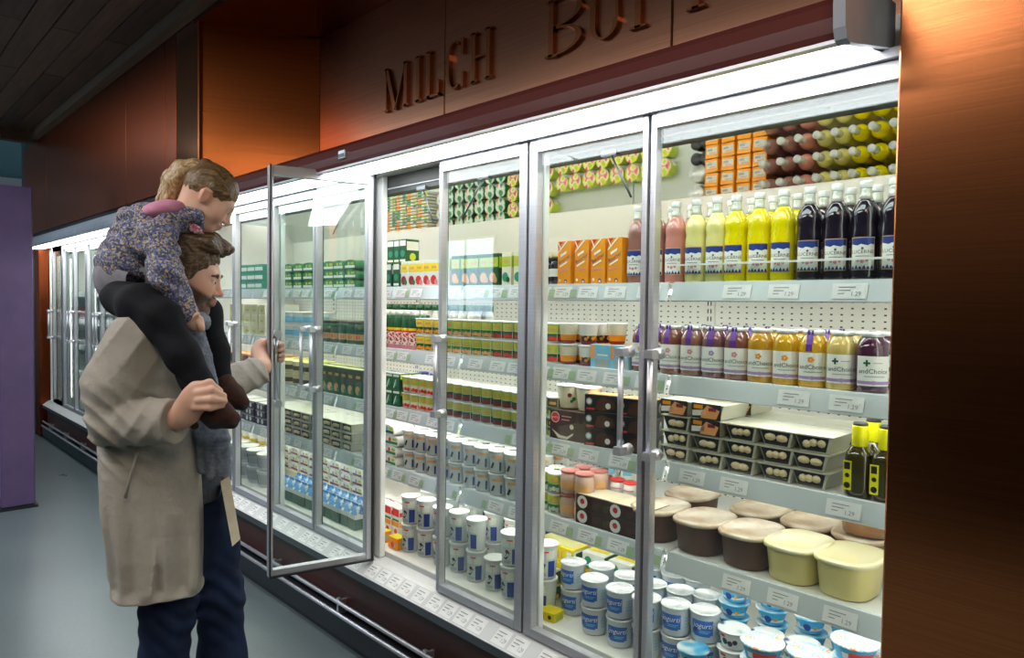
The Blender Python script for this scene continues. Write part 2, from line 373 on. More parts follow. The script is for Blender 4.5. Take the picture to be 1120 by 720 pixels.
# pillar at the far end of the cabinets
M['pillar'] = noisy('grey_pillar', [(.3, srgb('#4d4f50')), (.7, srgb('#5f5f5e'))], 4, .4, .4)
pl = part('pillar', MB().box((-9.95, -.16, 0), (-9.62, .5, 3.4), bev=.01).box((-9.97, -.18, 0), (-9.60, -.14, .12)), M['pillar'])
tag(pl, 'slim grey metal pillar at the far end of the refrigerators', 'pillar')
cp = part('wall_end', MB().box((-9.60, -.10, 0), (-9.38, .9, 3.35), bev=.004), M['copper_dark']); tag(cp, 'narrow copper wall closing the far refrigerator', kind='structure')
# purple post of a shelving unit
M['purple'] = noisy('purple_paint', [(.3, srgb('#5d4a72')), (.7, srgb('#6b5680'))], 5, .5)
pp = empty('shelf_post', (-6.34, -.80, 0)); tag(pp, 'tall purple shelf end post standing on the far floor', 'post')
part('upright', MB().box((-.10, -.085, .02), (.10, .125, 2.36), bev=.008), M['purple'], pp)
part('foot_plate', MB().box((-.115, -.10, 0), (.115, .14, .02)), M['black'], pp)
part('side_rail', MB().box((-.08, -.098, .1), (.08, -.0855, 2.3)), mat('lilac_paint', srgb('#7f78b4'), .5), pp)
gs = empty('gondola_shelf', (-6.9, -1.45, 0)); tag(gs, 'purple gondola shelving behind the purple post', 'shelving')
part('end_panel', MB().box((-.02, -.42, .05), (.02, .42, 1.9), bev=.005), M['purple'], gs)
part('base', MB().box((-2.2, -.42, 0), (-.02, .42, .16)), M['black'], gs)
for z in (.55, .98, 1.41): part('shelf_board', MB().box((-2.2, -.40, z), (-.02, .40, z + .03)), M['white'], gs)
part('back_panel', MB().box((-2.2, -.02, .16), (-.02, .02, 1.9)), M['plaster'], gs)

# dark shelving added out of view, so the copper wall reflects dark below
ds = empty('gondola_shelf', (.3, -3.9, 0)); tag(ds, 'unseen dark shelving added behind the camera to darken the copper wall', 'shelving')
M['added_shelf'] = mat('added_dark_shelving', srgb('#1b1a1c'), .6)
part('back_panel', MB().box((-2.2, -.03, .1), (2.2, .03, 1.85)), M['added_shelf'], ds); part('base', MB().box((-2.2, -.4, 0), (2.2, .4, .16)), M['added_shelf'], ds)
for z in (.5, .9, 1.3, 1.8): part('shelf_board', MB().box((-2.2, -.38, z), (2.2, .38, z + .03)), M['added_shelf'], ds)

# ---- raised lettering on the fascia
LZ0, LZ1 = 2.525, 2.742; LH = LZ1 - LZ0; LY = .35
def stem(b, x, w, z0=0., z1=1.): b.box((x - w/2, LY - .022, LZ0 + z0*LH), (x + w/2, LY, LZ0 + z1*LH))
def serif(b, x, w, z): b.box((x - w/2, LY - .022, LZ0 + z*LH - .004), (x + w/2, LY, LZ0 + z*LH + .004))
def ring(b, cx, cz, rx, rz, t, a0, a1, n=14, thin=.3):
    """arc stroke, thick at the sides and thin at top and bottom"""
    vs, fs = [], []
    for i in range(n+1):
        a = a0 + (a1-a0)*i/n; th = t*(thin + (1-thin)*abs(math.cos(a)))
        for y in (LY - .022, LY):
            vs += [(cx + rx*math.cos(a), y, cz + rz*math.sin(a)), (cx + (rx-th)*math.cos(a), y, cz + (rz-t*thin)*math.sin(a))]
    for i in range(n):
        k, j = 4*i, 4*i+4
        fs += [(k, k+1, j+1, j), (k+2, j+2, j+3, k+3), (k, j, j+2, k+2), (k+1, k+3, j+3, j+1)]
    fs += [(0, 2, 3, 1), (4*n, 4*n+1, 4*n+3, 4*n+2)]
    b.add(vs, fs)
def letter(ch, x0, x1, parent):
    b = MB(); wd = x1 - x0; t = .026; zm = LZ0 + LH/2
    if ch == 'M':
        stem(b, x0+.012, .008); serif(b, x0+.012, .03, .98); serif(b, x0+.012, .034, .02)
        for p, q, tt in (((x0+.012, 1.), (x0+wd*.45, 0.), .028), ((x0+wd*.45, 0.), (x1-.02, 1.), .008)):
            b.prism([(p[0]-tt/2, LZ0+p[1]*LH), (p[0]+tt/2, LZ0+p[1]*LH), (q[0]+tt/2, LZ0+q[1]*LH), (q[0]-tt/2, LZ0+q[1]*LH)][::-1], 'y', LY-.022, LY)
        stem(b, x1-.02, t); serif(b, x1-.02, .05, .02); serif(b, x1-.02, .04, .98)
    if ch == 'I': stem(b, (x0+x1)/2, t); serif(b, (x0+x1)/2, .05, .02); serif(b, (x0+x1)/2, .05, .98)
    if ch == 'L':
        stem(b, x0+.024, t); serif(b, x0+.024, .05, .98); b.box((x0, LY-.022, LZ0), (x1, LY, LZ0+.009)); b.box((x1-.009, LY-.022, LZ0), (x1, LY, LZ0+.07))
    if ch == 'C':
        ring(b, (x0+x1)/2, zm, wd/2, LH/2, t, math.radians(60), math.radians(300)); b.box((x1-.016, LY-.022, LZ0+.68*LH), (x1, LY, LZ1)); b.box((x1-.016, LY-.022, LZ0), (x1, LY, LZ0+.32*LH))
    if ch == 'H':
        for x in (x0+.024, x1-.024): stem(b, x, t); serif(b, x, .05, .02); serif(b, x, .05, .98)
        b.box((x0+.024, LY-.021, zm-.005), (x1-.024, LY, zm+.005))
    if ch in 'BR':
        stem(b, x0+.03, t); serif(b, x0+.024, .05, .02); serif(b, x0+.024, .05, .98)
        lobes = ((.75, .25), (.25, .25)) if ch == 'B' else ((.72, .28),)
        for c, r in lobes:
            ring(b, x0+.06, LZ0+c*LH, wd-.06, r*LH, t, -math.pi/2, math.pi/2)
            for e in (c-r, c+r): b.box((x0+.03, LY-.021, LZ0+e*LH-.004), (x0+.062, LY, LZ0+e*LH+.004))
        if ch == 'R': b.prism([(x0+.07, LZ0+.44*LH), (x0+.10, LZ0+.44*LH), (x1, LZ0), (x1-.032, LZ0)][::-1], 'y', LY-.022, LY)
    if ch == 'U':
        stem(b, x0+.02, t, .3, 1); stem(b, x1-.012, .012, .3, 1); serif(b, x0+.02, .045, .98); serif(b, x1-.012, .04, .98)
        ring(b, (x0+x1)/2, LZ0+.3*LH, wd/2-.006, .3*LH, t, math.pi, 2*math.pi)
    if ch == 'T':
        stem(b, (x0+x1)/2, t); serif(b, (x0+x1)/2, .07, .02); b.box((x0, LY-.022, LZ1-.009), (x1, LY, LZ1))
        for x in (x0, x1-.009): b.box((x, LY-.022, LZ1-.06), (x+.009, LY, LZ1))
    if ch == 'E':
        stem(b, x0+.024, t)
        for z in (.0, .49, .96): b.box((x0, LY-.022, LZ0+z*LH), (x1, LY, LZ0+z*LH+.009))
    return part('letter', b, M['letter'], parent)
sg = empty('milk_sign', (0, 0, 0)); tag(sg, 'raised copper lettering reading MILCH on the fascia', 'sign')
for ch, a, b in (('M', -3.14, -2.94), ('I', -2.88, -2.83), ('L', -2.795, -2.687), ('C', -2.64, -2.51), ('H', -2.465, -2.32)): letter(ch, a, b, sg)
sg = empty('butter_sign', (0, 0, 0)); tag(sg, 'raised copper lettering reading BUTTER on the fascia', 'sign')
for ch, a, b in (('B', -2.0, -1.81), ('U', -1.775, -1.63), ('T', -1.615, -1.485), ('T', -1.385, -1.25), ('E', -1.18, -1.06), ('R', -1.02, -.87)): letter(ch, a, b, sg)

# ================================================================ refrigerated cabinets
SH = [1.62, 1.34, 1.075, .80]              # shelf tops
DECK = .430; SF = .12; BK = .84            # deck height, shelf front, back wall
HZ = [-1.735 - .99*k for k in range(8)]    # hinge mullions; the doors of a pair meet half way between them
def make_cabinet(label, x0, x1, tone):
    c = empty('display_refrigerator', ((x0+x1)/2, 0, 0)); tag(c, label, 'refrigerator'); cx = (x0+x1)/2
    def pt(name, b, m, parent=None, loc=(0, 0, 0)):
        o = part(name, b, m, parent or c); o.location = (loc[0] - (cx if parent is None else 0), loc[1], loc[2]); return o
    xb = min(x1, -.552); xc = min(x1, -.602)
    # base with bumper rails and kick plate
    pt('base_panel', MB().box((x0, -.035, .10), (xb, BK+.02, .335)), M['brown_base'])
    pt('kick_plate', MB().prism([(-.075, .0), (-.085, .03), (-.085, .115), (-.035, .12), (.5, .12), (.5, 0)], 'x', x0, xb), M['dark_rubber'])
    for z, y in ((.178, -.078), (.130, -.088)): pt('bumper_rail', MB().tube([(x0+.01, y, z), (xb-.01, y, z)], .0095), M['alu'])
    n = int((x1-x0)/.62)
    for k in range(n):
        x = x0 + (k+.5)*(xb-x0)/n
        pt('rail_bracket', MB().box((x-.006, -.08, .122), (x+.006, -.034, .186)).box((x-.011, -.078, .186), (x+.011, -.066, .196)), M['alu'])
    # sill: slanted price strip with its trim
    s = pt('sill', MB().prism([(.04, .335), (-.082, .335), (-.082, .362), (-.076, .364), (-.020, .404), (.0, .408), (.055, .408), (.06, .425), (.075, .425), (.075, .335)], 'x', x0, xb), M['sill'])
    pt('sill_trim', MB().box((x0, -.0845, .332), (xb, -.0775, .3625)), M['alu_dark'])
    # canopy
    prof = [(-.265, 2.083), (-.272, 2.10), (-.274, 2.13), (-.266, 2.16), (-.25, 2.178), (-.225, 2.186), (.34, 2.186), (.34, 2.125), (-.005, 2.125), (-.02, 2.118), (-.25, 2.09)]
    pt('canopy', MB().prism(prof, 'x', x0 if x0 > -6 else x0 - .02, xc), M[tone])
    pt('canopy_edge', MB().prism([(-.268, 2.0795), (-.245, 2.0795), (-.245, 2.087), (-.268, 2.087)], 'x', x0 if x0 > -6 else x0 - .02, xc), M['alu'])
    nl = max(1, round((xc-x0)/1.24)); wl = (xc-x0)/nl
    for k in range(nl):
        a, b = x0 + k*wl + .018, x0 + (k+1)*wl - .018
        pt('light_diffuser', MB().prism([(-.243, 2.081), (-.232, 2.079), (-.05, 2.098), (-.045, 2.104), (-.045, 2.118), (-.243, 2.095)], 'x', a, b), M['tubelight'])
    pt('light_channel', MB().box((x0, -.040, 2.102), (xb, .02, 2.122)).box((x0, -.043, 2.1), (xb, -.037, 2.106)), M['alu'])
    # insulated body: back, deck, top with mirror
    pt('back_panel', MB().box((x0, BK, .44), (x1, BK+.02, 1.60)), M['peg']); pt('upper_back_panel', MB().box((x0, BK, 1.60), (x1, BK+.02, 2.02)), M['liner'])
    for k in range(9):
        x = -1.545 - 1.0*k
        if x0 + .05 < x < x1:
            ch = MB().box((x-.022, BK-.006, .45), (x+.022, BK, 1.6))
            for q in range(36):
                for e in (-.007, .007): ch.box((x+e-.0022, BK-.0075, .47 + .031*q), (x+e+.0022, BK-.006, .47 + .031*q + .018), 1)
            pt('upright_channel', ch, [M['liner'], M['black']])
    pt('deck', MB().box((x0, .06, .38), (x1, BK, DECK)), M['liner'])
    pt('top_panel', MB().prism([(.02, 2.125), (.02, 2.105), (.06, 2.105), (.06, 2.112), (.34, 2.175), (.47, 2.19), (.62, 2.205), (BK+.02, 2.205), (BK+.02, 2.213), (.02, 2.213)], 'x', x0, x1), M['white'])
    pt('mirror', MB().prism([(BK, 2.0), (BK, 2.02), (.635, 2.215), (.625, 2.215)], 'x', x0, x1), M['mirror'])
    pt('valance', MB().prism([(.048, 2.028), (.072, 2.020), (.080, 2.026), (.07, 2.11), (.048, 2.11)], 'x', x0, x1), M['valance'])
    pt('valance_trim', MB().tube([(x0, .048, 2.050), (x1, .048, 2.050)], .004, 6), M['alu'])
    pt('light_strip', MB().box((x0, .095, 2.048), (x1, .12, 2.062)), M['led'])
    pt('mirror_fill', MB().box((x0 + .03, .555, 2.192), (x1 - .03, .60, 2.200)), M['led'])  # hidden glowing strip added to brighten the rows seen in the mirror
    for x in (x0, x1 - .02): pt('end_wall', MB().box((x, .0, .335), (x+.02, BK, 2.11)), M['liner'])
    return c, pt
CN, ptN = make_cabinet('near glass door dairy refrigerator full of products with brown canopy', -5.197, -.45, 'brown')
CFAR, ptF = make_cabinet('far glass door refrigerator behind the man by the grey pillar', -9.36, -5.203, 'grey_cap')
# grey end cap of the near canopy, with a small badge further left
ptN('end_cap', MB().prism([(-.262, 2.076), (-.276, 2.082), (-.284, 2.10), (-.288, 2.15), (-.28, 2.19), (-.25, 2.215), (-.22, 2.222), (-.02, 2.222), (-.02, 2.125)], 'x', -.602, -.584), M['grey_cap'])
ptN('end_cap_rim', MB().prism([(-.265, 2.072), (-.281, 2.079), (-.290, 2.10), (-.293, 2.15), (-.285, 2.193), (-.282, 2.19), (-.286, 2.15), (-.283, 2.10), (-.276, 2.084), (-.264, 2.078)], 'x', -.606, -.582), M['grey_cap'])
ptN('badge', MB().box((-2.535, -.281, 2.112), (-2.485, -.271, 2.145), bev=.002), M['alu'])
ptN('badge_plate', MB().box((-2.53, -.2825, 2.117), (-2.49, -.2805, 2.131)), mat('badge_blue', srgb('#5b7690'), .4))

# ---- doors
def price_text(pr, u, v, mi, off):
    for k, (a, b) in enumerate(((-.028, .014), (-.028, .002), (-.028, -.012))): pr.rect(u + a, u + b, v + .009 - .008*k, v + .011 - .008*k, mi, off)
    pr.text('1.29', u + .016, v - .007, .015, mi, off)
ZB, ZT = .413, 2.10
def door(w_, hinge_left, parent_pt, cab, hx, rot=0.0):
    """leaf in its own frame: hinge at the origin, leaf along +x (hinge on the left) or -x"""
    s = 1 if hinge_left else -1
    b = MB()
    b.box((0, -.017, ZB), (s*.036, .017, ZT), bev=.003)                       # hinge stile
    b.box((s*(w_-.018), -.017, ZB), (s*w_, .017, ZT), bev=.003)              # free stile
    b.box((s*.036, -.016, ZT-.040), (s*(w_-.018), .016, ZT)); b.box((s*.036, -.016, ZB), (s*(w_-.018), .016, ZB+.030))
    d = part('door', b, M['alu'], cab); d.location = (hx - cab.location.x, 0, 0); d.rotation_euler[2] = rot
    part('glass_pane', MB().box((s*.034, -.003, ZB+.028), (s*(w_-.016), .003, ZT-.038)), M['glass'], d)
    part('gasket', MB().box((s*.004, .017, ZB), (s*.012, .026, ZT)).box((s*(w_-.008), .017, ZB), (s*(w_-.003), .026, ZT)).box((s*.012, .017, ZB), (s*(w_-.008), .026, ZB+.008)), M['black'], d)
    hxx = s*(w_-.046); h = MB()
    h.tube([(hxx, -.062, 1.135), (hxx, -.062, 1.405)], .0088, 10)
    part('handle', h, M['alu'], d)
    for z in (1.125, 1.415):
        part('handle_knob', MB().prism([(hxx-.015, z-.012), (hxx+.015, z-.012), (hxx+.013, z+.012), (hxx-.013, z+.012)], 'y', -.075, -.045).tube([(hxx, -.05, z), (hxx, -.016, z)], [.013, .018], 10), M['alu'], d)
    return d
def doors(cab, pt, hinges, x_lo, x_hi, skip=()):
    for hx in hinges:
        pt('mullion', MB().box((hx-.042, .022, .41), (hx+.042, .05, 2.11), bev=.004), M['white'])
        if cab is CFAR: pt('led_tube', MB().box((hx-.043, .06, .50), (hx-.028, .072, 1.97)), M['led_tube'])
        if hx + .495 < x_hi + .02 and (hx, 'R') not in skip: door(.485, True, pt, cab, hx + .006)
        if hx - .495 > x_lo - .02: door(.485, False, pt, cab, hx - .006)
doors(CN, ptN, HZ[:4], -5.197, -.555, skip=((HZ[1], 'R'),))
door(.705, False, ptN, CN, -.528)                                            # wide door against the copper wall
ptN('mullion', MB().box((-.54, .022, .41), (-.47, .06, 2.11)), M['white']); ptN('led_tube', MB().box((-.54, .06, .50), (-.525, .072, 1.97)), M['led_tube'])
ptN('led_tube', MB().box((-1.247, .026, .46), (-1.233, .034, 2.05)), M['white'])
open_door = door(.45, True, ptN, CN, HZ[1] + .035, math.radians(-103)); open_door.location.y = -.012
open_door['label'] = 'open glass door held by the man'
doors(CFAR, ptF, HZ[4:], -9.36, -5.2)
door(.46, False, ptF, CFAR, -9.165 + .495)
# door stays
for hx, s in ((HZ[0], 1), (HZ[0], -1), (HZ[1], 1), (HZ[1], -1)):
    ptN('door_stay', MB().tube([(hx + s*.30, .05, 2.03), (hx + s*.40, .03, 1.88)], .0035, 6).box((hx + s*.30 - .03, .04, 2.02), (hx + s*.30 + .03, .06, 2.035)), M['alu_dark'])
# sill price tags
def tag_mesh(name, wd, mats, M_):
    pr = Print(M_); pr.rect(-wd/2, wd/2, -.019, .019, 0, off=.0012)
    price_text(pr, -.0, 0, 1, .0018); return pr.b.mesh(name, mats)
def sill_surface(u, v, o):          # slanted front of the sill, v up the slope
    t = (v + .02)/.04; return (u, -.074 + .052*t - o*.6, .3655 + .037*t + o)
sill_tag = tag_mesh('price_tag', .07, [M['tag'], M['ink_grey']], sill_surface)
x = -.70
while x > -5.1:
    o = link('price_tag', sill_tag, CN, (x - CN.location.x, 0, 0)); x -= random.choice((.085, .095, .13))
# ---- shelves with price rails and tags
def rail_surface(zt): return lambda u, v, o: (u, SF - .014 - o - (v + .02)*.25, zt - .028 + v)
rtag = tag_mesh('price_tag', .085, [M['tag'], M['ink_grey']], lambda u, v, o: (u, -o + v*.30, v))
gtag = (lambda pr: (pr.rect(-.014, .014, -.014, .014, 0, off=.0016), pr.b.mesh('price_tag', [M['tag_green']]))[1])(Print(lambda u, v, o: (u, -o + v*.30, v)))
mods = [(-1.235, -.472), (-2.225, -1.245), (-3.215, -2.235), (-4.205, -3.225), (-5.19, -4.215)]
for zi, zt in enumerate(SH):
    for mi, (a, b) in enumerate(mods):
        s = MB().box((a, SF, zt - .018), (b, BK - .002, zt), bev=.002)
        for xx in (a + .01, b - .02): s.box((xx, SF + .03, zt - .05), (xx + .008, BK - .002, zt - .018))
        so_ = ptN('shelf', s, M['shelf'])
        r = part('price_rail', MB().prism([(SF - .002, zt + .004), (SF - .010, zt + .002), (SF - .026, zt - .052), (SF - .020, zt - .055), (SF - .002, zt - .02)], 'x', a + .004, b - .004), M['rail'], so_)
        part('shelf_fill_light', MB().box((a + .02, SF + .012, zt - .030), (b - .02, SF + .026, zt - .020)).box((a + .02, .50, zt - .026), (b - .02, .514, zt - .020)), M['shelf_fill'], so_)  # hidden glowing strips added under the shelves to brighten the interior
        x = b - .07
        near = mi == 0
        while x > a + .06:
            if random.random() < (.86 if near else .8):
                o = link('price_tag', rtag, so_, (x, SF - .0195, zt - .026))
            if mi in (1, 2, 3) and random.random() < .45: link('price_tag', gtag, so_, (x + .05, SF - .0205, zt - .030))
            x -= random.choice((.135, .15, .17)) if near else random.choice((.10, .115, .13))
for zt in SH:
    for a, b in ((-6.5, -5.21), (-7.9, -6.51), (-9.33, -7.91)):
        so_ = ptF('shelf', MB().box((a, SF, zt - .018), (b, BK - .002, zt), bev=.002), M['shelf'])
        part('price_rail', MB().prism([(SF - .002, zt + .004), (SF - .010, zt + .002), (SF - .026, zt - .052), (SF - .020, zt - .055), (SF - .002, zt - .02)], 'x', a + .004, b - .004), M['rail'], so_)
# clear guard strip standing in front of the top shelf bottles
ptN('guard_strip', MB().box((-1.225, SF - .003, 1.626), (-.48, SF + .001, 1.672)), M['glass'])
ptN('guard_rim', MB().box((-1.225, SF - .004, 1.672), (-.48, SF + .003, 1.677)), M['white'])
# ================================================================ products
C = {k: srgb(v) for k, v in dict(white='#f1f1ea', cream='#ece3c6', navy='#1f3a86', blue='#2b62b4', sky='#7cc4e4', cyan='#3fa7d8', green='#1f7a3c', dgreen='#14502c',
     lime='#b9c93a', yellow='#efd60a', orange='#f39a12', red='#d22f2b', maroon='#7c1f33', cherry='#8e1730', bordeaux='#3a1618', pink='#d98a94', brown='#4a2c20', choc='#3a2018',
     tan='#d8a568', grey='#a9aeae', black='#17171a', purple='#4c2a7c', lilac='#a58bb8', olive='#4b4410', milk='#dfe3d6', teal='#2e8f6e', lemon='#e6df8e', peach='#eda262').items()}
CM = {k: mat('print_' + k, v, .42) for k, v in C.items()}
def cm(*ks): return [CM[k] for k in ks]
M['milk_plastic'] = mat('milky_plastic', srgb('#e6eae6'), .35, sss=.0)
M['clear_plastic'] = mat('cloudy_plastic', srgb('#cfd6d2'), .2)
M['lid'] = noisy('white_lid', [(.3, srgb('#e9ebe6')), (.7, srgb('#f6f6f2'))], 60, .4)
M['foil'] = noisy('foil_lid', [(.35, srgb('#cfd4d6')), (.65, srgb('#f4f6f6'))], 50, .28, .25, bmp=.25, bdist=.002)
def drink(n, c, rough=.08): return mat('drink_' + n, c, rough, 0, .6, coat=.6)
ORD = 'first second third fourth fifth sixth seventh eighth ninth tenth eleventh twelfth thirteenth fourteenth fifteenth sixteenth seventeenth eighteenth nineteenth twentieth'.split()
ROW = ['front row', 'second row', 'third row', 'fourth row', 'fifth row', 'sixth row', 'seventh row']
NPROD = [0]
def place(name, parts, loc, rotz=0.0, label=None, cat=None, group=None):
    """one product: a single mesh, or an Empty with its parts"""
    NPROD[0] += 1; loc = (loc[0], loc[1], loc[2] + .0012)
    if len(parts) == 1:
        o = link(name, parts[0][1], None, loc, rotz)
    else:
        o = empty(name, loc, rotz)
        for p in parts: link(p[0], p[1], o)
    return tag(o, label, cat, group)
def block(name, proto, xs, y0, z, desc, cat, group, rows=1, tiers=1, dy=.08, dz=.07, jit=.003, rot=0.0, ys=None):
    """a block of alike products: columns xs, rows back from y0, tiers upward; labels say which one"""
    xs = sorted(xs); n = len(xs)
    for i, x in enumerate(xs):
        ylist = ys or [y0 + r*dy for r in range(rows)]; rows = len(ylist)
        for r in range(rows):
            jx, jy = random.uniform(-jit, jit), random.uniform(-jit, jit)
            for t in range(tiers):
                lab = desc + ((', ' + ORD[i] + ' from left') if n > 1 else '')
                if tiers > 1: lab += ', ' + (['lower', 'upper'][t] if tiers == 2 else ['bottom', 'middle', 'top', 'topmost'][t]) + ' tier'
                if rows > 1: lab += ', ' + ROW[r]
                p = proto[i % len(proto)] if isinstance(proto[0], list) else proto
                place(name, p, (x + jx, ylist[r] + jy, z + t*dz), rot + random.uniform(-.06, .06), lab, cat, group)
# ---- prototypes
def cup(r0, r1, h, body, lid='lid', label=None, n=14, lip=.0025, lidh=.004):
    """tapered cup: r0 foot, r1 rim; label(Print) draws on the wall; returns part list"""
    b = MB().lathe([(0, .0015), (r0*.82, 0), (r0*.97, .002), (r0, .006), (r1*.985, h-.006), (r1*.99, h-.004)], n)
    out = [('cup', b.mesh('cup', body))]
    l = MB().lathe([(r1*.98, h-.006), (r1+lip, h-.0055), (r1+lip, h-.001), (r1+lip*.4, h), (r1*.9, h-.0005), (r1*.82, h-.0018), (0, h-.0018)], n)
    out.append(('lid', l.mesh('lid', M[lid] if isinstance(lid, str) else lid)))
    if label:
        rf = lambda v: r0 + (r1*.985 - r0)*max(0, min(1, (v-.006)/(h-.012))) + .0004
        pr = Print(on_cyl(rf, .35), .010); mats = label(pr); out.append(('label', pr.b.mesh('label', mats)))
    return out
def carton(w_, d, h, body, front=None, side=None, top=None, bev=.0015):
    out = [('carton', MB().box((-w_/2, -d/2, 0), (w_/2, d/2, h), bev=bev).mesh('carton', body))]
    for nm, fn, mp in (('front_print', front, on_front(-d/2)), ('side_print', side, on_right(w_/2)), ('top_print', top, on_top(h))):
        if fn: pr = Print(mp, 1); mats = fn(pr); out.append((nm, pr.b.mesh(nm, mats)))
    return out
def bottle(prof, liq, fill, cap, label, glass=None, n=16, sx=1, sy=1):
    out = [('bottle', MB().lathe(prof, n, sx=sx, sy=sy, mi=0).mesh('bottle', liq))]
    if fill: out.append(('neck', MB().lathe(fill, n).mesh('neck', glass)))
    if cap: out.append(('cap', MB().lathe(cap[0], n).mesh('cap', cap[1])))
    if label: out.append(('label', label))
    return out
# lemonade bottles on the top shelf
M['neck_glass'] = mat('neck_glass', srgb('#d9dccf'), .06, 0, .8, coat=1.0)
M['cap_white'] = mat('cap_white', srgb('#eef0ec'), .35)
def lemonade(n, c):
    R = .0325
    prof = [(0, .001), (R*.85, 0), (R*.97, .004), (R, .012), (R, .125), (R*.94, .14), (R*.95, .148), (R, .158), (R*.98, .172), (R*.85, .186), (R*.62, .199), (R*.5, .205)]
    neck = [(R*.5, .205), (R*.42, .215), (R*.39, .228), (R*.40, .235)]
    cap = [(R*.44, .233), (R*.46, .234), (R*.46, .248), (R*.42, .251), (0, .251)]
    pr = Print(on_cyl(R + .0004, .28), .008)
    pr.rect(-.029, .029, .026, .108, 0, .0004); pr.rect(-.027, .027, .028, .106, 1, .0007); pr.rect(-.027, .027, .094, .106, 2, .001)
    for k in range(7): pr.poly([(-.027 + .0077*k, .091 - .002*(k % 3)), (-.027 + .0077*(k+1), .091 - .002*((k+1) % 3)), (-.027 + .0077*(k+1), .097), (-.027 + .0077*k, .097)], 2, .001)
    for k in range(6): pr.poly([(-.027 + .009*k, .028), (-.027 + .009*(k+1), .028), (-.027 + .009*(k+.6), .036 + .003*(k % 2)), (-.027 + .009*(k+.2), .034)], 2, .001)
    pr.text('LUCERNE', 0, .071, .0125, 3, .0012); pr.rect(-.016, .016, .060, .0615, 3, .001); pr.disc(-.010, .050, .004, 4); pr.disc(.0, .048, .005, 4); pr.disc(.010, .050, .004, 4); pr.disc(.0, .080, .003, 3)
    lab = pr.b.mesh('label', [CM['tan'], CM['white'], CM['navy'], CM['ink'] if 'ink' in CM else M['ink'], CM['pink']])
    return bottle(prof, drink(n, c), neck, (cap, M['cap_white']), lab, M['neck_glass'])
LEM = {k: lemonade(k, srgb(v)) for k, v in dict(rose='#c98378', lemon='#e2d98a', yellow='#e6d400', dark='#1c1424', brown='#9a6a60', lime='#c3c862').items()}
def cols_px(pxs, Y, Z): return [pix_x(p, Y, Z) for p in pxs]
bx = cols_px([740, 762, 784, 806, 830, 857, 885, 915, 946, 979], .17, 1.70)
kinds = ['rose', 'lemon', 'lemon', 'yellow', 'yellow', 'yellow', 'dark', 'dark', 'dark', 'dark']
words = dict(rose='rose pink', lemon='pale lemon', yellow='bright yellow', dark='dark berry', brown='brownish pink', lime='pale lime')
cnt = {}
for i, (x, k) in enumerate(zip(bx, kinds)):
    cnt[k] = cnt.get(k, 0) + 1
    for r in range(6):
        nm = '%s lemonade bottle with white cap on top shelf' % words[k]
        if kinds.count(k) > 1: nm += ', %s from left' % ORD[cnt[k]-1]
        place('lemonade_bottle', LEM[k], (x + random.uniform(-.002, .002), (.165, .249, .555, .635, .715, .795)[r], SH[0]), random.uniform(-.12, .12), nm + ', ' + ROW[r], 'bottle', 'lemonade bottles on the top shelf')
px_ = cols_px([698, 719], .17, 1.70)
for i, x in enumerate(px_):
    for r in range(6):
        place('lemonade_bottle', LEM['brown'], (x, (.165, .249, .555, .635, .715, .795)[r], SH[0]), random.uniform(-.12, .12), 'brownish pink bottle beside the orange cartons, %s from left, %s' % (ORD[i], ROW[r]), 'bottle', 'lemonade bottles on the top shelf')
# orange cartons
def orange_front(pr):
    pr.poly([(-.029, .125), (-.004, .150), (-.029, .150)], 0); pr.poly([(-.004, .150), (-.029, .125), (-.029, .136), (-.015, .150)], 1, .0006)
    pr.poly([(-.031, .112), (-.029, .110), (.018, .151), (.010, .151)], 2, .0012); pr.poly([(-.029, .146), (-.026, .150), (-.012, .122), (-.016, .121)], 2, .0013)
    pr.text('Bourner', .002, .088, .0175, 3, .0015, 0, .45); pr.rect(-.016, .012, .096, .105, 2, .0012, .45); pr.rect(-.02, .016, .060, .066, 2, .0012, .45)
    pr.rect(-.026, .022, .046, .050, 4, .001, .12); pr.disc(.010, .012, .007, 3, .001); pr.disc(.010, .010, .004, 2, .0012); pr.disc(-.018, .016, .005, 2); return cm('red', 'maroon', 'white', 'purple', 'pink')
def orange_top(pr):
    pr.rect(-.024, .026, -.018, .012, 0, .0006); pr.rect(-.02, .004, -.012, -.002, 1, .0009); pr.rect(-.010, .022, .004, .008, 2, .0009); return cm('white', 'grey', 'peach')
OR = carton(.062, .0575, .152, CM['orange'], orange_front, None, orange_top)
xs = cols_px([622, 640.5, 659, 677.5], .15, 1.70)
block('juice_carton', OR, xs, .155, SH[0], 'orange juice carton on the top shelf', 'carton', 'orange juice cartons', ys=[.155, .2155, .55, .611, .672, .733, .794], jit=.0008)
# dark jars left of the cartons
def jar(r, h, body, lidc, label=None, lidh=.014):
    out = [('jar', MB().lathe([(0, .001), (r*.88, 0), (r, .006), (r, h-.026), (r*.9, h-.016), (r*.86, h-lidh)], 14).mesh('jar', body))]
    out.append(('lid', MB().lathe([(r*.9, h-lidh), (r*.95, h-lidh+.001), (r*.95, h-.002), (r*.9, h), (0, h)], 14).mesh('lid', lidc)))
    if label: pr = Print(on_cyl(r + .0004, .35), .008); out.append(('label', pr.b.mesh('label', label(pr)) if False else (lambda m: pr.b.mesh('label', m))(label(pr))))
    return out
DJ = jar(.030, .10, mat('dark_jar', srgb('#20222e'), .1, coat=.6), CM['black'], lambda pr: (pr.rect(-.03, .03, .030, .058, 0), cm('white'))[1])
block('dark_jar', DJ, cols_px([600, 612], .17, 1.68), .165, SH[0], 'dark jar with pale label beside the orange cartons', 'jar', 'dark jars on the top shelf', rows=2, dy=.068)
block('dark_jar', DJ, cols_px([601, 612], .17, 1.68), .55, SH[0], 'dark jar standing at the back of top shelf', 'jar', 'dark jars on the top shelf', rows=2, dy=.07)
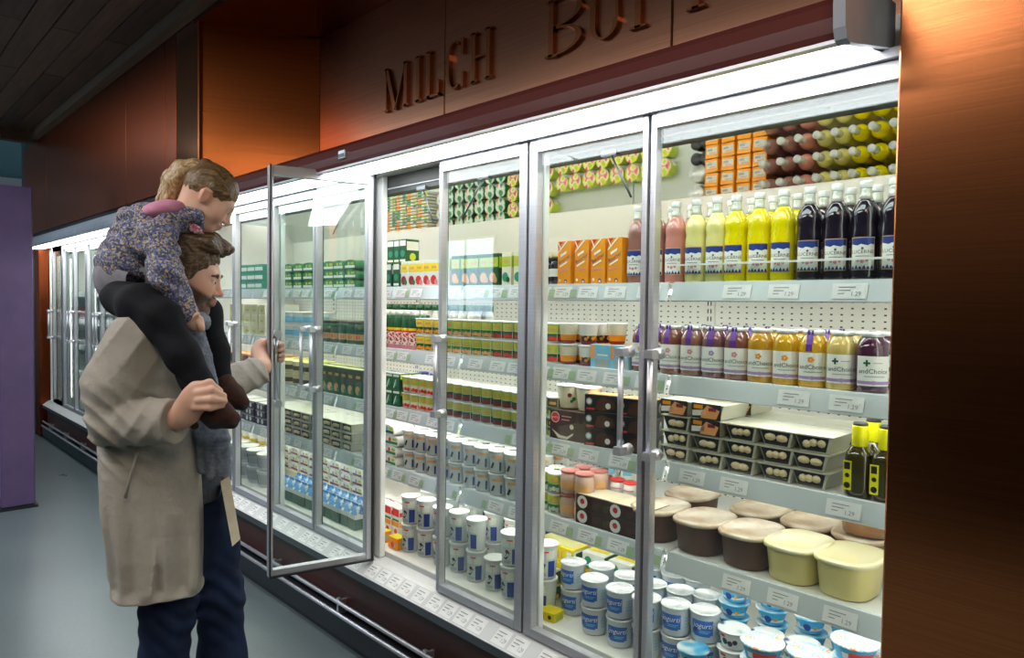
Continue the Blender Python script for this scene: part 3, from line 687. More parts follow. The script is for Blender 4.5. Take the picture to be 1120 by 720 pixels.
OJ = jar(.045, .085, mat('clip_jar', srgb('#b9b49a'), .15, coat=.5), M['foil'])
block('wide_jar', OJ, [pix_x(600, .17, 1.68)], .68, SH[0], 'wide glass jar with flat lid behind the orange cartons', 'jar', 'wide glass jars', rows=2, dy=.10)

# smoothie jars on the second shelf
M['band_purple'] = mat('seal_purple', srgb('#5a2a90'), .4)
def smoothie(n, c, flower, strip):
    R = .0385; h = .150
    prof = [(0, .001), (R*.9, 0), (R, .006), (R, .100), (R*.97, .114), (R*.85, .128), (R*.66, .138), (R*.62, .141)]
    out = [('jar', MB().lathe(prof, 16).mesh('jar', drink('smoothie_' + n, c)))]
    out.append(('lid', MB().lathe([(R*.66, .139), (R*.72, .140), (R*.72, h-.001), (R*.68, h), (0, h)], 16).mesh('lid', M['foil'])))
    pr = Print(on_cyl(R + .0004, .40), .008); pr.rect(-.042, .046, .018, .092, 0, .0004); pr.rect(-.042, .046, .022, .030, 1, .0008); pr.disc(.0, .026, .0055, 1, .001)
    pr.text('andChoice', .0, .054, .0165, 2, .001); pr.rect(-.022, .026, .040, .0425, 3, .001)
    if flower == 'cross': pr.rect(-.024, -.008, .072, .077, 2, .001); pr.rect(-.0185, -.0135, .0665, .0825, 2, .001); pr.rect(-.002, .020, .074, .076, 3)
    else:
        for k in range(5): pr.disc(-.004 + .005*math.cos(k*1.257), .074 + .005*math.sin(k*1.257), .0035, 4, .001 + .0001*k)
    out.append(('label', pr.b.mesh('label', cm('white', 'lilac', 'dgreen', 'grey', flower if flower != 'cross' else 'pink'))))
    if strip:
        s = MB(); a = -math.pi/2 + .15; pth = [(.70*R, .1515), (.735*R, .148), (.735*R, .139), (.87*R, .128), (.985*R, .114), (1.015*R, .096)]
        for i in range(len(pth)-1):
            (r0, z0), (r1, z1) = pth[i], pth[i+1]; w2 = .008
            v = [(r*math.cos(a + q*w2/r), r*math.sin(a + q*w2/r), z) for r, z in ((r0, z0), (r1, z1)) for q in (-1, 1)]
            s.add([(x*1.01, y*1.01, z) for x, y, z in v], [(0, 1, 3, 2)])
        v = [(.70*R*math.cos(a + q*.25)*1.0, .70*R*math.sin(a + q*.25), .152) for q in (-1, 1)]
        s.add(v + [(0, 0, .152)], [(0, 1, 2)])
        out.append(('seal_strip', s.mesh('seal_strip', M['band_purple'])))
    return out
sm = [('rust', '#7a4438', 'pink', 1), ('brown', '#84584a', 'pink', 1), ('plum', '#6e444c', 'lilac', 1), ('cocoa', '#75463e', 'pink', 1), ('amber', '#b88718', 'orange', 0),
      ('amber_two', '#c6960e', 'orange', 0), ('gold', '#c99a12', 'orange', 1), ('straw', '#cdb468', 'cross', 0), ('berry', '#401530', 'cross', 0)]
smx = [pix_x(735, .17, 1.40) + (pix_x(953, .17, 1.40) - pix_x(735, .17, 1.40))*i/8 for i in range(9)]
nw = ['rust red', 'light brown', 'plum brown', 'cocoa brown', 'amber', 'darker amber', 'golden', 'straw yellow', 'dark berry purple']
for i, (k, x) in enumerate(zip(sm, smx)):
    pr_ = smoothie(k[0], srgb(k[1]), k[2], k[3])
    for r in range(3): place('smoothie_jar', pr_, (x, .172 + .10*r, SH[1]), random.uniform(-.1, .1), '%s smoothie jar with white label on the second shelf, %s' % (nw[i], ROW[r]), 'jar', 'smoothie jars on the second shelf')
x = pix_x(704, .17, 1.40)
for r in range(2): place('smoothie_jar', smoothie('maroon', srgb('#6a3038'), 'pink', 1), (x, .172 + .10*r, SH[1]), 0, 'maroon smoothie jar left of the door stile on the second shelf, ' + ROW[r], 'jar', 'smoothie jars on the second shelf')

# dumpling trays on the third shelf
M['tray'] = mat('tray_plastic', srgb('#c8c6b4'), .3); M['tray_dark'] = mat('tray_dark', srgb('#232223'), .25, coat=.4); M['dough'] = noisy('dough', [(.3, srgb('#d8c090')), (.7, srgb('#ead9b0'))], 60, .6)
def tray(nd, sleeve=False):
    w0, w1, d, h = .070, .098, .15, .046
    vs = [(-w0/2, -d/2+.008, 0), (w0/2, -d/2+.008, 0), (w0/2, d/2, 0), (-w0/2, d/2, 0), (-w1/2, -d/2, h), (w1/2, -d/2, h), (w1/2, d/2, h), (-w1/2, d/2, h)]
    b = MB().add(vs, [(3, 2, 1, 0), (0, 1, 5, 4), (1, 2, 6, 5), (2, 3, 7, 6), (3, 0, 4, 7)]).box((-w1/2-.004, -d/2-.004, h-.003), (w1/2+.004, d/2+.004, h))
    out = [('tray', b.mesh('tray', M['tray']))]
    pr = Print(lambda u, v, o: (u*(w0 + (w1-w0)*v/h), -d/2 + .008*(1-v/h) - o, v), 1)
    pr.rect(-.48, .42, .003, h-.005, 0, .0006); out.append(('window', pr.b.mesh('window', [M['tray_dark']])))
    if nd:
        db = MB()
        for k in range(nd):
            x = -.028 + .056*(k+.5)/nd + random.uniform(-.003, .003); z = .024 + random.uniform(-.002, .003); rx = .032/nd*1.1
            db.lathe([(0, z-.011), (rx*.75, z-.008), (rx, z), (rx*.7, z+.007), (0, z+.010)], 8, (x, -d/2 + .001), 1, .006/rx)
        out.append(('dumplings', db.mesh('dumplings', M['dough'])))
    if sleeve:
        pr = Print(on_front(-d/2 - .004), 1); pr.rect(-.052, .045, .002, h+.001, 0, .0015); pr.rect(-.05, -.005, .008, .024, 1, .002, .1); pr.poly([(-.02, .004), (.03, .004), (.042, .03), (.0, .042), (-.02, .02)], 2, .002); pr.rect(.005, .03, .026, .036, 3, .0025); pr.rect(-.045, -.015, .030, .042, 4, .0022)
        out.append(('sleeve', pr.b.mesh('sleeve', cm('black', 'white', 'peach', 'maroon', 'orange'))))
    return out
TR = [tray(2), tray(3), tray(2), tray(3), tray(3)]; TS = tray(0, True)
tx = cols_px([752, 787, 823, 861, 899], .20, 1.15)
for i, x in enumerate(tx):
    for t in range(4):
        if t == 3 and i > 1: continue
        s = (t == 3) or (t == 2 and i == 1)
        for r in range(2):
            place('dumpling_tray', TS if s else TR[(i + t) % 5], (x + random.uniform(-.003, .003), .21 + .165*r, SH[2] + .0475*t), random.uniform(-.03, .03),
                  '%s, %s column from left, %s from bottom, %s' % ('tray in printed sleeve' if s else 'plastic tray of white dumplings', ORD[i], ORD[t], ROW[r]), 'food tray', 'dumpling trays on the third shelf')
# dark oil bottles with yellow labels
M['oil'] = mat('dark_oil_glass', srgb('#3a3210'), .07, 0, .6, coat=.8); M['yel'] = mat('sleeve_yellow', srgb('#efe80c'), .35)
def oil_bottle():
    R = .031
    out = [('bottle', MB().lathe([(0, .001), (R*.88, 0), (R, .006), (R, .100), (R*.9, .114), (R*.55, .128), (R*.45, .136)], 14, power=3.2).mesh('bottle', M['oil']))]
    out.append(('neck_sleeve', MB().lathe([(R*.62, .128), (R*.64, .130), (R*.62, .178), (R*.6, .180)], 14).mesh('neck_sleeve', M['yel'])))
    out.append(('cap', MB().lathe([(R*.58, .178), (R*.58, .186), (R*.5, .188), (0, .188)], 14).mesh('cap', M['black'])))
    pr = Print(on_front(-R), 1); pr.rect(-.027, -.006, .018, .092, 0, .0006); pr.rect(-.024, -.010, .070, .088, 1, .001); pr.disc(-.0165, .055, .006, 1, .001); pr.disc(-.0165, .030, .008, 1, .001)
    out.append(('label', pr.b.mesh('label', [M['yel'], CM['black']])))
    return out
OB = oil_bottle(); ox = cols_px([939, 969], .155, 1.15)
block('oil_bottle', OB, ox, .155, SH[2], 'dark bottle with yellow neck sleeve on the third shelf', 'bottle', 'dark yellow labelled bottles', rows=2, dy=.085)

# big oval tubs on the fourth shelf
M['tub_lid'] = noisy('cloudy_lid', [(.36, srgb('#a88a6c')), (.52, srgb('#d2c2ac')), (.68, srgb('#ece6da'))], 9, .3)
M['tub_lid_y'] = noisy('pale_yellow_lid', [(.3, srgb('#e8dc9c')), (.7, srgb('#f2ecd0'))], 9, .3)
M['pud_brown'] = mat('chocolate_pudding', srgb('#553322'), .5, coat=.0); M['pud_tan'] = mat('caramel_pudding', srgb('#8a6240'), .3, coat=.3); M['pud_yel'] = mat('custard', srgb('#e6d68a'), .35, coat=.3)
def oval_tub(body, lid):
    h = .102
    o = [('tub', MB().lathe([(0, .001), (.060, 0), (.066, .005), (.074, h-.012), (.075, h-.008)], 20, sx=1.0, sy=1.28, power=2.8).mesh('tub', body))]
    o.append(('lid', MB().lathe([(.076, h-.013), (.081, h-.012), (.082, h-.004), (.079, h), (.072, h+.001), (.068, h-.002), (0, h-.002)], 20, sx=1.0, sy=1.28, power=2.8).mesh('lid', lid)))
    return o
TB, TT, TY = oval_tub(M['pud_brown'], M['tub_lid']), oval_tub(M['pud_tan'], M['tub_lid']), oval_tub(M['pud_yel'], M['tub_lid_y'])
tubx = cols_px([722, 771, 822, 874, 930], .225, .86)
for x, p, nm in zip(tubx, (TB, TB, TB, TY, TY), ('chocolate brown pudding tub half hidden by the door stile', 'chocolate brown pudding tub, middle of the three in front', 'chocolate brown pudding tub next to the yellow custard tub', 'yellow custard tub next to the chocolate brown tub', 'yellow custard tub nearest the copper wall')):
    place('pudding_tub', p, (x, .225, SH[3]), random.uniform(-.03, .03), nm, 'tub', 'large oval tubs on the fourth shelf')
for px, nm, p, z in ((832, 'caramel brown tub in back row, left one', TT, 0), (889, 'caramel brown tub in back row, middle one', TT, 0), (946, 'caramel brown tub in back row against copper wall', TT, 0), (952, 'caramel brown tub stacked on top in the back row', TT, .105)):
    place('pudding_tub', p, (pix_x(px, .45, .9), .45, SH[3] + z), random.uniform(-.05, .05), nm, 'tub', 'large oval tubs on the fourth shelf')
place('pudding_tub', TB, (tubx[0] - .02, .45, SH[3]), 0, 'chocolate brown tub in the back row behind the door stile', 'tub', 'large oval tubs on the fourth shelf')

# ---- deck: yogurt tubs
M['yog'] = mat('yogurt_tub', srgb('#ced5db'), .3, coat=.3)
def jog(pr):
    pr.poly([(-.036, .024), (-.030, .018), (.030, .018), (.034, .066), (-.034, .070)], 0, .0007) if False else None
    for k in range(8):
        u0 = -.034 + .0085*k; pr.rect(u0, u0 + .0086, .022 if 0 < k < 7 else .026, .072, 0, .0006)
    pr.text('jogurti', .001, .056, .0225, 1, .0012, .25); pr.disc(-.022, .042, .008, 2, .0012); pr.rect(-.008, .026, .038, .040, 3, .001); pr.rect(-.008, .02, .033, .035, 3, .001)
    for k in range(4): pr.rect(.046, .078 - .006*(k % 2), .060 - .010*k, .063 - .010*k, 3, .0006)
    return cm('blue', 'white', 'navy', 'sky')
JT = cup(.0415, .0455, .093, M['yog'], 'foil', jog, 18)
def spots(lst, Z, proto, name, desc, cat, group, z, rot=0.0):
    for i, (px, y, lv, extra) in enumerate(lst):
        place(name, proto, (pix_x(px, y, Z + lv*.093), y, z + lv*.0935), rot + random.uniform(-.25, .25), desc + ' ' + extra, cat, group)
jl = []
for i, (px, y, who) in enumerate(((627, .215, 'at the left end'), (650, .155, 'second from left'), (678, .150, 'third from left'), (707, .155, 'behind the door stile'), (739, .185, 'right of the door stile'), (771, .215, 'beside the light blue cups'))):
    for lv in (0, 1): jl.append((px, y, lv, '%s, front %s tier' % (who, ('lower', 'upper')[lv])))
for i, (px, y) in enumerate(((658, .262), (686, .262), (714, .265), (744, .29), (773, .32))):
    for lv in (0, 1): jl.append((px, y, lv, 'in the second row, %s from left, %s tier' % (ORD[i], ('lower', 'upper')[lv])))
for i, (px, y) in enumerate(((714, .40), (738, .40), (762, .42))): jl += [(px, y, 0, 'in the third row, %s from left, lower tier' % ORD[i]), (px, y, 1, 'in the third row, %s from left, upper tier' % ORD[i])]
spots(jl, DECK + .04, JT, 'yogurt_tub', 'blue labelled white jogurti tub', 'tub', 'jogurti tubs on the deck', DECK, -.15)
BIGJ = cup(.06, .068, .085, M['yog'], 'foil', lambda pr: (pr.rect(-.02, .03, .02, .06, 0), pr.disc(.04, .04, .01, 1), cm('cyan', 'blue'))[2], 18)
for i, px in enumerate((700, 745, 790)): place('yogurt_bucket', BIGJ, (pix_x(px, .50, .7), .50, DECK + .187), 0, 'white wide yogurt bucket with cyan patch at the back, %s from left' % ORD[i], 'tub', 'white buckets at the back')
# flat cups at the right end of the deck
M['lid_print'] = noisy('printed_lid', [(.42, srgb('#eef3f6')), (.5, srgb('#8fc7e4')), (.56, srgb('#f4f4f0')), (.64, srgb('#d98a4a')), (.7, srgb('#f2e8d8'))], 26, .3, detail=1.5)
M['lid_blue'] = noisy('blue_lid', [(.38, srgb('#f0f6f8')), (.5, srgb('#68bde0')), (.62, srgb('#2a8fc8'))], 16, .3, detail=1.0)
M['lid_white'] = noisy('white_printed_lid', [(.5, srgb('#f2f3f0')), (.6, srgb('#cdd6dc')), (.66, srgb('#2b4a78'))], 22, .3, detail=1.0)
FB = cup(.034, .045, .048, CM['cyan'], M['lid_blue'], lambda pr: (pr.rect(-.05, .06, .012, .020, 0), pr.disc(.0, .022, .012, 1, .001), pr.disc(.026, .022, .006, 2, .001), pr.disc(-.030, .024, .007, 0, .001), cm('white', 'navy', 'orange'))[4], 18, lip=.004)
FW = cup(.036, .045, .055, CM['white'], M['lid_white'], lambda pr: (pr.disc(-.012, .024, .010, 0), pr.disc(.006, .020, .009, 0), pr.disc(.022, .026, .008, 0), pr.rect(-.03, -.01, .036, .044, 1), cm('black', 'red'))[4], 18, lip=.004)
FP = cup(.044, .056, .050, CM['cyan'], M['lid_print'], lambda pr: (pr.rect(-.02, .05, .010, .034, 0), pr.rect(-.04, -.022, .014, .03, 1), cm('red', 'white'))[2], 20, lip=.004)
st_ = [(758, .135, 2, FB, .049, 'light blue flat cup at the front left'), (803, .205, 3, FW, .0555, 'white flat cup with dark print, left pile'), (840, .245, 3, FW, .0555, 'white flat cup with dark print, middle pile'), (878, .27, 3, FW, .0555, 'white flat cup with dark print, right pile'),
       (834, .118, 4, FP, .051, 'wide cup with fruit printed lid, left pile'), (887, .155, 4, FP, .051, 'wide cup with fruit printed lid, middle pile'), (935, .20, 5, FP, .051, 'wide cup with fruit printed lid, right pile'),
       (803, .325, 5, FB, .049, 'light blue flat cup, left back pile'), (846, .37, 5, FB, .049, 'light blue flat cup, second back pile'), (887, .40, 4, FB, .049, 'light blue flat cup, third back pile'), (926, .43, 4, FB, .049, 'light blue flat cup, fourth back pile'), (965, .43, 4, FB, .049, 'light blue flat cup, right back pile'), (962, .32, 4, FP, .051, 'wide cup with fruit printed lid by the copper wall'),
       (786, .10, 1, FW, .055, 'white flat cup with dark print at the very front')]
for px, y, n, p, hh, nm in st_:
    x = pix_x(px, y, DECK + hh*n)
    for t in range(n): place('dessert_cup', p, (x + random.uniform(-.003, .003), y + random.uniform(-.002, .002), DECK + hh*t), random.uniform(-.4, .2), nm + (', %s from bottom' % ORD[t] if n > 1 else ''), 'cup', 'flat dessert cups on the deck')
# butter boxes
def butter(c1, c2, c3):
    def fr(pr): pr.rect(-.05, .05, .004, .030, 0); pr.disc(-.042, .017, .009, 1, .001); pr.rect(-.025, .03, .014, .022, 2, .001); return cm(c2, c3, 'white')
    return fr
YB = carton(.20, .13, .062, CM['yellow'], lambda pr: (pr.rect(-.098, .06, .006, .052, 0), pr.disc(-.088, .026, .018, 1, .001), pr.rect(.068, .092, .016, .05, 2, .001), *[pr.rect(-.055 + .016*k, -.049 + .016*k, .014, .044, 3, .001) for k in range(7)], cm('yellow', 'dgreen', 'white', 'tan'))[-1],
            lambda pr: (pr.rect(-.06, .06, .006, .054, 0), pr.rect(-.05, -.01, .012, .046, 1, .001), cm('white', 'dgreen'))[2], lambda pr: (pr.rect(-.09, .09, -.05, .05, 0), cm('lemon'))[1])
GB = carton(.10, .10, .055, CM['white'], lambda pr: (pr.disc(-.022, .027, .016, 0), pr.rect(.0, .04, .012, .018, 1), pr.rect(-.048, .048, .0, .006, 0), cm('teal', 'grey'))[3],
            lambda pr: (pr.rect(-.048, .048, .004, .050, 0), pr.disc(-.02, .026, .013, 1, .001), pr.disc(.02, .014, .011, 2, .001), cm('dgreen', 'white', 'yellow'))[3], lambda pr: (pr.rect(-.045, .045, -.02, .02, 0), cm('yellow'))[1])
NC = carton(.26, .2, .075, CM['navy'], lambda pr: (pr.rect(.05, .075, .012, .055, 0), pr.disc(.10, .04, .022, 1), pr.rect(-.1, .02, .05, .056, 2), cm('white', 'green', 'sky'))[3], None, lambda pr: (pr.rect(-.1, .1, -.07, .07, 0), cm('blue'))[1])
SB = carton(.085, .06, .032, CM['yellow'], lambda pr: (pr.rect(-.04, .0, .006, .026, 0), pr.disc(.022, .016, .008, 1), cm('tan', 'dgreen'))[2], lambda pr: (pr.rect(-.02, .02, .006, .024, 0), cm('lime'))[1])
x0 = pix_x(628, .60, .6)
place('butter_case', carton(.30, .2, .062, CM['navy']), (x0 + .03, .60, DECK), 0, 'plain navy case under the butter cases', 'box', 'butter boxes on the deck')
place('butter_case', NC, (x0 + .02, .60, DECK + .064), .06, 'navy blue butter case at the back of the deck, lower one', 'box', 'butter boxes on the deck')
place('butter_case', NC, (x0 + .05, .60, DECK + .141), .03, 'navy blue butter case at the back of the deck, upper one', 'box', 'butter boxes on the deck')
GS_ = carton(.08, .09, .055, CM['white'], lambda pr: (pr.disc(-.012, .027, .016, 0), pr.rect(-.038, .038, .0, .006, 0), cm('teal'))[2], lambda pr: (pr.rect(-.042, .042, .004, .050, 0), pr.disc(-.02, .026, .012, 1, .001), pr.disc(.02, .014, .010, 2, .001), cm('dgreen', 'white', 'yellow'))[3], lambda pr: (pr.rect(-.035, .035, -.02, .02, 0), cm('yellow'))[1])
for i, (px, y, z, p, r, nm) in enumerate(((617, .350, .1285, YB, .04, 'large yellow butter box on top of its stack'), (617, .350, .064, YB, .04, 'large yellow butter box in the middle of the stack'), (617, .350, .0, YB, .04, 'large yellow butter box at the bottom of the stack'), (664, .40, .0, YB, .0, 'large yellow butter box behind the jogurti tubs, bottom'), (664, .40, .064, YB, .0, 'large yellow butter box behind the jogurti tubs, middle'),
        (657, .38, .1285, GB, .08, 'white green butter carton on the stack, left one'), (687, .385, .1285, GB, .03, 'white green butter carton on the stack, right one'), (597, .225, .056, GS_, .12, 'white green butter carton below the yellow box, upper'), (597, .225, .0, GS_, .06, 'white green butter carton below the yellow box, lower'), (601, .115, .0, SB, .15, 'small yellow butter pack lying at the front of the deck'))):
    place('butter_box', p, (pix_x(px, y, .5 + z), y, DECK + z), r, nm, 'box', 'butter boxes on the deck')

# ---- second door from the right: shelves two to four
def sq_cup(top, picA, picB=None):
    """small yogurt cup printed with a yellow-green head band and fruit below"""
    def lb(pr):
        pr.rect(-.036, .060, .036, .064, 0, .0005); pr.rect(-.014, .014, .044, .054, 1, .0009); pr.rect(.026, .050, .044, .054, 1, .0009)
        pr.rect(-.036, .060, .006, .033, 2, .0005)
        for k, u in enumerate((-.016, .0, .014, .032, .046)): pr.disc(u, .014 + .003*(k % 2), .0085, 3, .0009 + .0001*k, 8)
        pr.rect(.0195, .0215, .004, .066, 4, .0013); return cm(top, 'tan', picB or 'dgreen', picA, 'milk')
    return cup(.0275, .031, .071, CM['milk'], M['lid'], lb, 12)
SQ = {'cherry': sq_cup('lime', 'cherry'), 'straw': sq_cup('lime', 'red'), 'peach': sq_cup('lime', 'peach', 'green'), 'plain': sq_cup('lime', 'milk', 'green'), 'tomato': sq_cup('lime', 'red', 'cream'), 'fig': sq_cup('yellow', 'orange', 'dgreen'), 'dark': sq_cup('olive', 'lime', 'dgreen')}
def frange(a, b, step):
    n = max(1, int(round((b-a)/step))); return [a + (b-a)*(i+.5)/n for i in range(n)]
def rng_px(p0, p1, Y, Z, step): return frange(pix_x(p0, Y, Z), pix_x(p1, Y, Z), step)
block('yogurt_cup', SQ['straw'], rng_px(588, 612, .16, 1.4, .064), .165, SH[1], 'strawberry yogurt cup beside the dessert glasses', 'cup', 'yogurt cups on the second shelf', rows=2, tiers=2, dy=.066, dz=.0725)
# layered dessert glasses
def dessert(c1, c2):
    o = [('glass', MB().lathe([(0, .001), (.024, 0), (.027, .004), (.034, .062), (.0345, .068)], 14).mesh('glass', bands_z('dessert_layers_' + c1, .068, [(0, C['maroon']), (.16, C[c1]), (.45, C[c2]), (.9, C['white'])], .2, C['orange'], 70, (.2, .45))))]
    o.append(('lid', MB().lathe([(.036, .066), (.037, .067), (.037, .070), (.034, .072), (0, .072)], 14).mesh('lid', M['lid']))); return o
DG = [dessert('orange', 'cream'), dessert('choc', 'white')]
dx = cols_px([622, 644, 682], .17, 1.38)
block('dessert_glass', [DG[0], DG[1], DG[0]], dx[:2], .17, SH[1], 'layered dessert glass with fruit on the second shelf', 'dessert', 'dessert glasses', rows=2, tiers=2, dy=.078, dz=.074)
BW = carton(.085, .075, .078, CM['sky'], lambda pr: (pr.rect(-.0415, -.022, .03, .076, 0), pr.rect(-.02, .04, .0, .03, 1), pr.rect(-.012, .034, .04, .046, 2), cm('peach', 'grey', 'white'))[3], lambda pr: (pr.rect(-.03, .03, .0, .07, 0), cm('grey'))[1], lambda pr: (pr.rect(-.04, .04, -.03, .03, 0), cm('tan'))[1])
block('blue_carton', BW, cols_px([663, 684], .17, 1.38), .175, SH[1], 'pale blue and tan dessert carton on the second shelf', 'carton', 'pale blue cartons', rows=2, dy=.08)
place('dessert_glass', DG[0], (pix_x(675, .20, 1.45), .20, SH[1] + .079), 0, 'layered dessert glass standing on the pale blue carton', 'dessert', 'dessert glasses')
# third shelf
block('yogurt_cup', SQ['dark'], rng_px(588, 614, .16, 1.13, .064), .165, SH[2], 'olive yogurt cup beside brown pudding carton', 'cup', 'yogurt cups on the third shelf', rows=2, tiers=2, dy=.066, dz=.0725)
PB = carton(.16, .12, .105, CM['choc'], lambda pr: (pr.rect(-.078, .03, .004, .10, 0), pr.disc(-.054, .078, .020, 1, .001), pr.disc(-.054, .078, .0175, 2, .0013), pr.text('puro', -.054, .078, .014, 1, .0016), pr.poly([(-.07, .035), (-.03, .016), (.0, .014), (.028, .030), (.026, .022), (.0, .004), (-.04, .006)], 3, .001), pr.disc(.02, .05, .009, 3, .001), pr.rect(-.025, .018, .082, .086, 4, .001), pr.rect(-.025, .010, .070, .074, 4, .001), cm('bordeaux', 'white', 'red', 'cream', 'pink'))[-1], lambda pr: (pr.rect(-.05, .05, .004, .1, 0), cm('choc'))[1])
place('pudding_carton', PB, (pix_x(631, .18, 1.12), .185, SH[2]), .06, 'dark brown pudding carton with round red badge on the third shelf', 'carton')
VC = cup(.036, .046, .085, CM['cream'], 'lid', lambda pr: (pr.disc(.012, .05, .008, 0), pr.disc(.028, .036, .008, 1), pr.disc(.020, .028, .006, 1), cm('maroon', 'green'))[3], 14)
for i, px in enumerate((622, 643)): place('vanilla_cup', VC, (pix_x(px, .18, 1.22), .185, SH[2] + .1055), .1, 'cream vanilla cup standing on the brown pudding carton, %s one' % ('left', 'right')[i], 'cup', 'vanilla cups')
BP = carton(.135, .075, .058, CM['black'], lambda pr: (pr.poly([(-.03, .01), (.0, .004), (.05, .014), (.04, .04), (.0, .05), (-.02, .04)], 0), pr.disc(-.05, .034, .012, 1), pr.disc(-.05, .034, .008, 2, .0012), pr.disc(.02, .022, .010, 2, .0012), pr.rect(-.06, -.03, .006, .012, 3), cm('brown', 'grey', 'white', 'red'))[5], lambda pr: (pr.disc(0, .03, .014, 0), pr.disc(.0, .04, .007, 1, .0012), cm('grey', 'white'))[2], lambda pr: (pr.rect(-.06, .06, -.03, .03, 0), cm('peach'))[1])
for i, (px, y) in enumerate(((664, .165), (700, .165))):
    for t in range(3): place('pudding_pack', BP, (pix_x(px, y, 1.15), y, SH[2] + .0588*t), .25 + random.uniform(-.05, .05), 'black chocolate pudding pack, %s column from left, %s tier' % (ORD[i], ('bottom', 'middle', 'top')[t]), 'pack', 'black pudding packs')
# fourth shelf
block('yogurt_cup', SQ['plain'], rng_px(588, 614, .16, .86, .064), .165, SH[3], 'green white yogurt cup beside the pink lid jars', 'cup', 'yogurt cups on the fourth shelf', rows=2, tiers=2, dy=.066, dz=.0725)
PJ = jar(.036, .082, mat('pink_pudding', srgb('#c9a898'), .12, coat=.6), mat('dusty_red_lid', srgb('#a4625a'), .4), lambda pr: (pr.rect(-.03, .034, .020, .046, 0), cm('tan'))[1], .010)
block('pudding_jar', PJ, cols_px([622, 638], .16, .86), .165, SH[3], 'glass pudding jar with pink lid', 'jar', 'pink lid jars', rows=2, tiers=2, dy=.078, dz=.084)
NB = carton(.165, .12, .050, CM['choc'], lambda pr: (pr.disc(-.052, .025, .022, 0, n=14), pr.disc(-.052, .027, .010, 1, .0013), pr.disc(.004, .022, .013, 2, .001), pr.disc(.022, .03, .010, 2, .0012), pr.disc(.048, .02, .013, 3, .001), pr.disc(.066, .03, .009, 4, .001), cm('white', 'red', 'brown', 'olive', 'tan'))[6], None, lambda pr: (pr.rect(-.078, .078, -.056, .056, 0), cm('cream'))[1])
for i, px in enumerate((660, 697)):
    for t in range(2): place('nut_dessert_pack', NB, (pix_x(px, .175, .86), .185, SH[3] + .0508*t), .03, 'dark dessert pack with nut picture, %s from left, %s tier' % (ORD[i], ('lower', 'upper')[t]), 'pack', 'nut dessert packs')
WY = cup(.033, .040, .105, CM['white'], 'lid', lambda pr: (pr.rect(-.05, .05, .070, .096, 0), pr.rect(-.014, .020, .020, .062, 1), pr.poly([(-.036, .02), (-.02, .05), (-.018, .044), (-.03, .018)], 2), cm('lime', 'sky', 'navy'))[3], 14)
for i, (px, y, t) in enumerate(((637, .33, 0), (652, .36, 0), (668, .38, 0), (668, .38, 1), (686, .40, 0), (686, .40, 1))): place('kefir_cup', WY, (pix_x(px, y, .9), y, SH[3] + .106*t), .2, 'white yellow and blue kefir cup, %s' % ('left end', 'second from left', 'third column lower', 'third column upper', 'right column lower', 'right column upper')[i], 'cup', 'kefir cups')
RJ = jar(.028, .075, CM['white'], CM['red'], lambda pr: (pr.disc(0, .03, .008, 0), pr.rect(-.02, .02, .045, .05, 0), cm('pink'))[2], .008)
for i, px in enumerate((662, 676, 690, 706)): place('yogurt_jar', RJ, (pix_x(px, .285, .95), .285, SH[3] + .06), 0, 'white yogurt jar with red lid, %s from left' % ORD[i], 'jar', 'red lid jars')
RS = carton(.36, .09, .058, CM['cream']); place('riser_box', RS, (pix_x(690, .29, .86), .29, SH[3]), 0, 'plain cream box under the red lid jars', 'box')

# ---- third and fourth doors
Y0 = .155
def cart(w_, h, base, band, pic, pic2, d=.055): return carton(w_, d, h, CM[base], lambda pr: (pr.rect(-w_*.46, w_*.46, h*.58, h*.88, 0), pr.rect(-w_*.3, w_*.25, h*.68, h*.78, 1, .001), pr.disc(-.005, h*.26, w_*.34, 2, .001), pr.disc(w_*.2, h*.18, w_*.2, 3, .0012), cm(band, 'tan', pic, pic2))[4], lambda pr: (pr.rect(-d*.45, d*.45, h*.55, h*.9, 0), cm(band))[1], lambda pr: (pr.rect(-w_*.45, w_*.45, -d*.4, d*.4, 0), cm('lemon'))[1])
CO = {'cherry': cart(.060, .115, 'milk', 'yellow', 'cherry', 'green'), 'apple': cart(.060, .115, 'milk', 'yellow', 'red', 'pink'), 'orange': cart(.060, .125, 'dgreen', 'lime', 'peach', 'tan'), 'green': cart(.055, .125, 'cream', 'lime', 'teal', 'dgreen')}
GV = carton(.05, .075, .11, CM['dgreen'], lambda pr: (pr.rect(-.022, .022, .08, .105, 0), pr.disc(0, .045, .016, 1), pr.rect(-.02, .02, .008, .018, 0), cm('white', 'teal'))[3], lambda pr: (pr.rect(-.034, .034, .06, .10, 0), pr.disc(0, .03, .018, 1), cm('milk', 'lime'))[2], lambda pr: (pr.rect(-.022, .022, -.034, .034, 0), cm('lime'))[1])
T = SH[0]
block('milk_carton', CO['cherry'], rng_px(443, 459, .15, T+.06, .064), Y0, T, 'cherry milk carton with yellow band on the top shelf', 'carton', 'milk cartons on the top shelf', ys=[.155, .235])
block('milk_carton', CO['apple'], rng_px(459, 484, .15, T+.06, .064), Y0, T, 'apple milk carton with yellow band on the top shelf', 'carton', 'milk cartons on the top shelf', ys=[.155, .235])
block('milk_carton', CO['orange'], rng_px(499, 551, .15, T+.06, .064), Y0, T, 'orange fruit carton with lime band on the top shelf', 'carton', 'milk cartons on the top shelf', ys=[.155, .235])
block('milk_carton', CO['green'], rng_px(553, 592, .15, T+.06, .058), Y0, T, 'teal leaf carton with lime band on the top shelf', 'carton', 'milk cartons on the top shelf', ys=[.155, .235])
block('milk_carton', CO['green'], rng_px(484, 498, .15, T+.06, .058), Y0, T, 'teal leaf carton between apple and orange cartons', 'carton', 'milk cartons on the top shelf', ys=[.155, .235])
